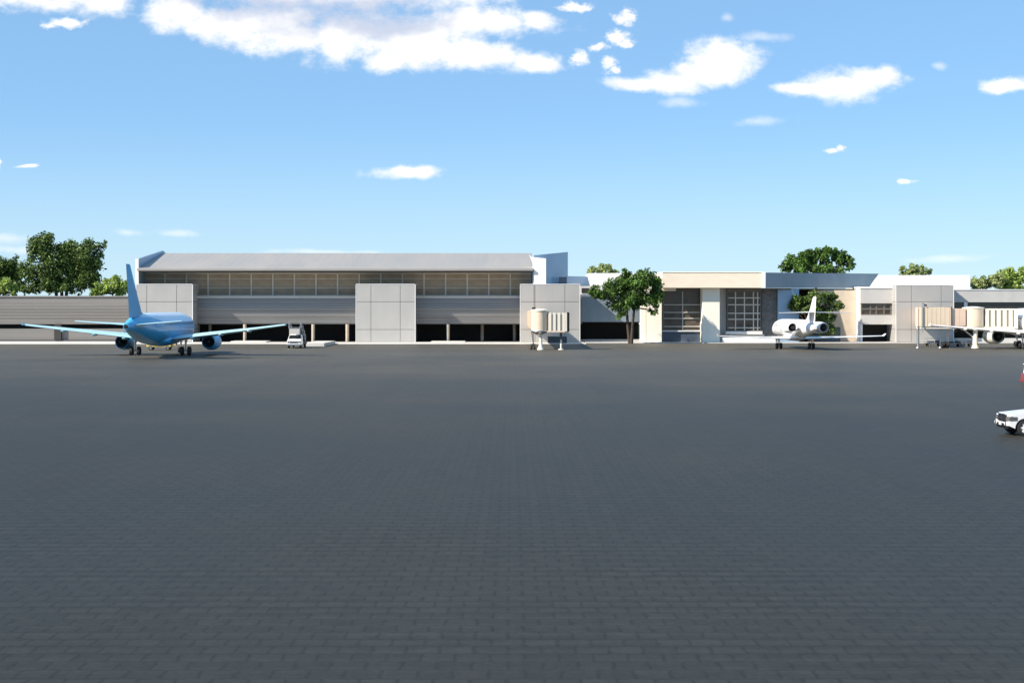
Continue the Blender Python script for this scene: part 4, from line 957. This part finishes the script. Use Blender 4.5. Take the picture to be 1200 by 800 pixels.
FAINT = blobs([(8, 278, 60, 9), (380, 295, 120, 5), (205, 270, 30, 6), (155, 273, 24, 7), (1110, 303, 60, 7), (40, 290, 90, 7), (885, 45, 50, 9), (852, 21, 11, 7), (1096, 78, 14, 7), (894, 144, 40, 9), (795, 118, 40, 9)])
dn = M_('ADD', M_('MULTIPLY', M_('SUBTRACT', n1.outputs['Fac'], .5), 1.9), M_('MULTIPLY', M_('SUBTRACT', n2.outputs['Fac'], .5), .9))
dens = M_('ADD', M_('MULTIPLY', E, 1.3), dn)
mr = N.new('ShaderNodeMapRange'); mr.interpolation_type = 'SMOOTHSTEP'; mr.inputs[1].default_value = .08; mr.inputs[2].default_value = 1.0
L.new(dens, mr.inputs[0])
front = M_('GREATER_THAN', sp.outputs[1], .05)
fr_ = N.new('ShaderNodeMapRange'); fr_.interpolation_type = 'SMOOTHSTEP'; fr_.inputs[1].default_value = .05; fr_.inputs[2].default_value = 1.0; fr_.inputs[4].default_value = .4
L.new(M_('ADD', FAINT, M_('MULTIPLY', M_('SUBTRACT', n1.outputs['Fac'], .5), 1.6)), fr_.inputs[0])
n4 = noise_n(120, 8, .68, (1, 1.3, 1), (1, 5, 0))
sr_ = N.new('ShaderNodeMapRange'); sr_.interpolation_type = 'SMOOTHSTEP'; sr_.inputs[1].default_value = .10; sr_.inputs[2].default_value = .85
L.new(M_('ADD', ES, M_('ADD', M_('MULTIPLY', M_('SUBTRACT', n4.outputs['Fac'], .5), 1.9), M_('MULTIPLY', M_('SUBTRACT', n1.outputs['Fac'], .5), 1.3))), sr_.inputs[0])
alpha = M_('MULTIPLY', M_('MAXIMUM', M_('MAXIMUM', mr.outputs[0], sr_.outputs[0]), fr_.outputs[0]), front)
# shaded undersides of the big cloud
SH = blobs([(400, 12, 170, 44), (330, 4, 140, 30), (455, 28, 110, 22), (250, 0, 70, 14), (150, -12, 120, 20)])
n3 = noise_n(22, 6, .6, (1, 1.5, 1), (7, 2, 0))
sm = N.new('ShaderNodeMapRange'); sm.interpolation_type = 'SMOOTHSTEP'; sm.inputs[1].default_value = -.05; sm.inputs[2].default_value = .75
L.new(M_('ADD', M_('MAXIMUM', SH, -.22), M_('MULTIPLY', M_('SUBTRACT', n3.outputs['Fac'], .5), 1.7)), sm.inputs[0])
ck = 1.0 / SKY_ST
CW, CG = (.68, .67, .65), (.37, .41, .50)
cc = N.new('ShaderNodeMix'); cc.data_type = 'RGBA'
L.new(sm.outputs[0], cc.inputs['Factor']); cc.inputs['A'].default_value = (*[q * ck for q in CW], 1); cc.inputs['B'].default_value = (*[q * ck for q in CG], 1)
hsv = N.new('ShaderNodeHueSaturation'); L.new(sky.outputs[0], hsv.inputs['Color'])
hsv.inputs['Saturation'].default_value = 1.0; hsv.inputs['Value'].default_value = 1.0; hsv.inputs['Hue'].default_value = .5
mxw = N.new('ShaderNodeMix'); mxw.data_type = 'RGBA'
veil = N.new('ShaderNodeMix'); veil.data_type = 'RGBA'; veil.inputs['Factor'].default_value = .46
L.new(hsv.outputs[0], veil.inputs['A']); veil.inputs['B'].default_value = (2.35, 4.25, 6.0, 1)
hz = N.new('ShaderNodeMapRange'); hz.interpolation_type = 'SMOOTHSTEP'; hz.inputs[1].default_value = .0; hz.inputs[2].default_value = .13; hz.inputs[3].default_value = .5; hz.inputs[4].default_value = 0
L.new(sp.outputs[2], hz.inputs[0])
veil2 = N.new('ShaderNodeMix'); veil2.data_type = 'RGBA'; L.new(hz.outputs[0], veil2.inputs['Factor'])
L.new(veil.outputs['Result'], veil2.inputs['A']); veil2.inputs['B'].default_value = (4.3, 5.5, 5.9, 1)
L.new(alpha, mxw.inputs['Factor']); L.new(veil2.outputs['Result'], mxw.inputs['A']); L.new(cc.outputs['Result'], mxw.inputs['B'])
L.new(mxw.outputs['Result'], bg.inputs['Color'])

sl = bpy.data.lights.new('sun', 'SUN'); sl.energy = 4.9; sl.angle = R(.5); sl.color = (1.0, .90, .77)
so = bpy.data.objects.new('sun', sl); COL.objects.link(so); so.rotation_euler = (-SUN).to_track_quat('-Z', 'Y').to_euler(); so.location = SUN * 200

cam = bpy.data.cameras.new('camera'); co = bpy.data.objects.new('camera', cam); COL.objects.link(co)
co.location = (0, 0, CAMZ); co.rotation_euler = (R(90), 0, 0)
cam.sensor_fit = 'HORIZONTAL'; cam.sensor_width = 36; cam.lens = F / 1200 * 36; cam.shift_y = -40 / 1200
cam.clip_end = 20000; cam.clip_start = .5
SC.camera = co
SC.view_settings.view_transform = 'Standard'; SC.view_settings.look = 'None'; SC.view_settings.gamma = 1; SC.view_settings.exposure = 0.8
SC.view_settings.use_curve_mapping = False
SC.cycles.max_bounces = 6; SC.cycles.use_denoising = True
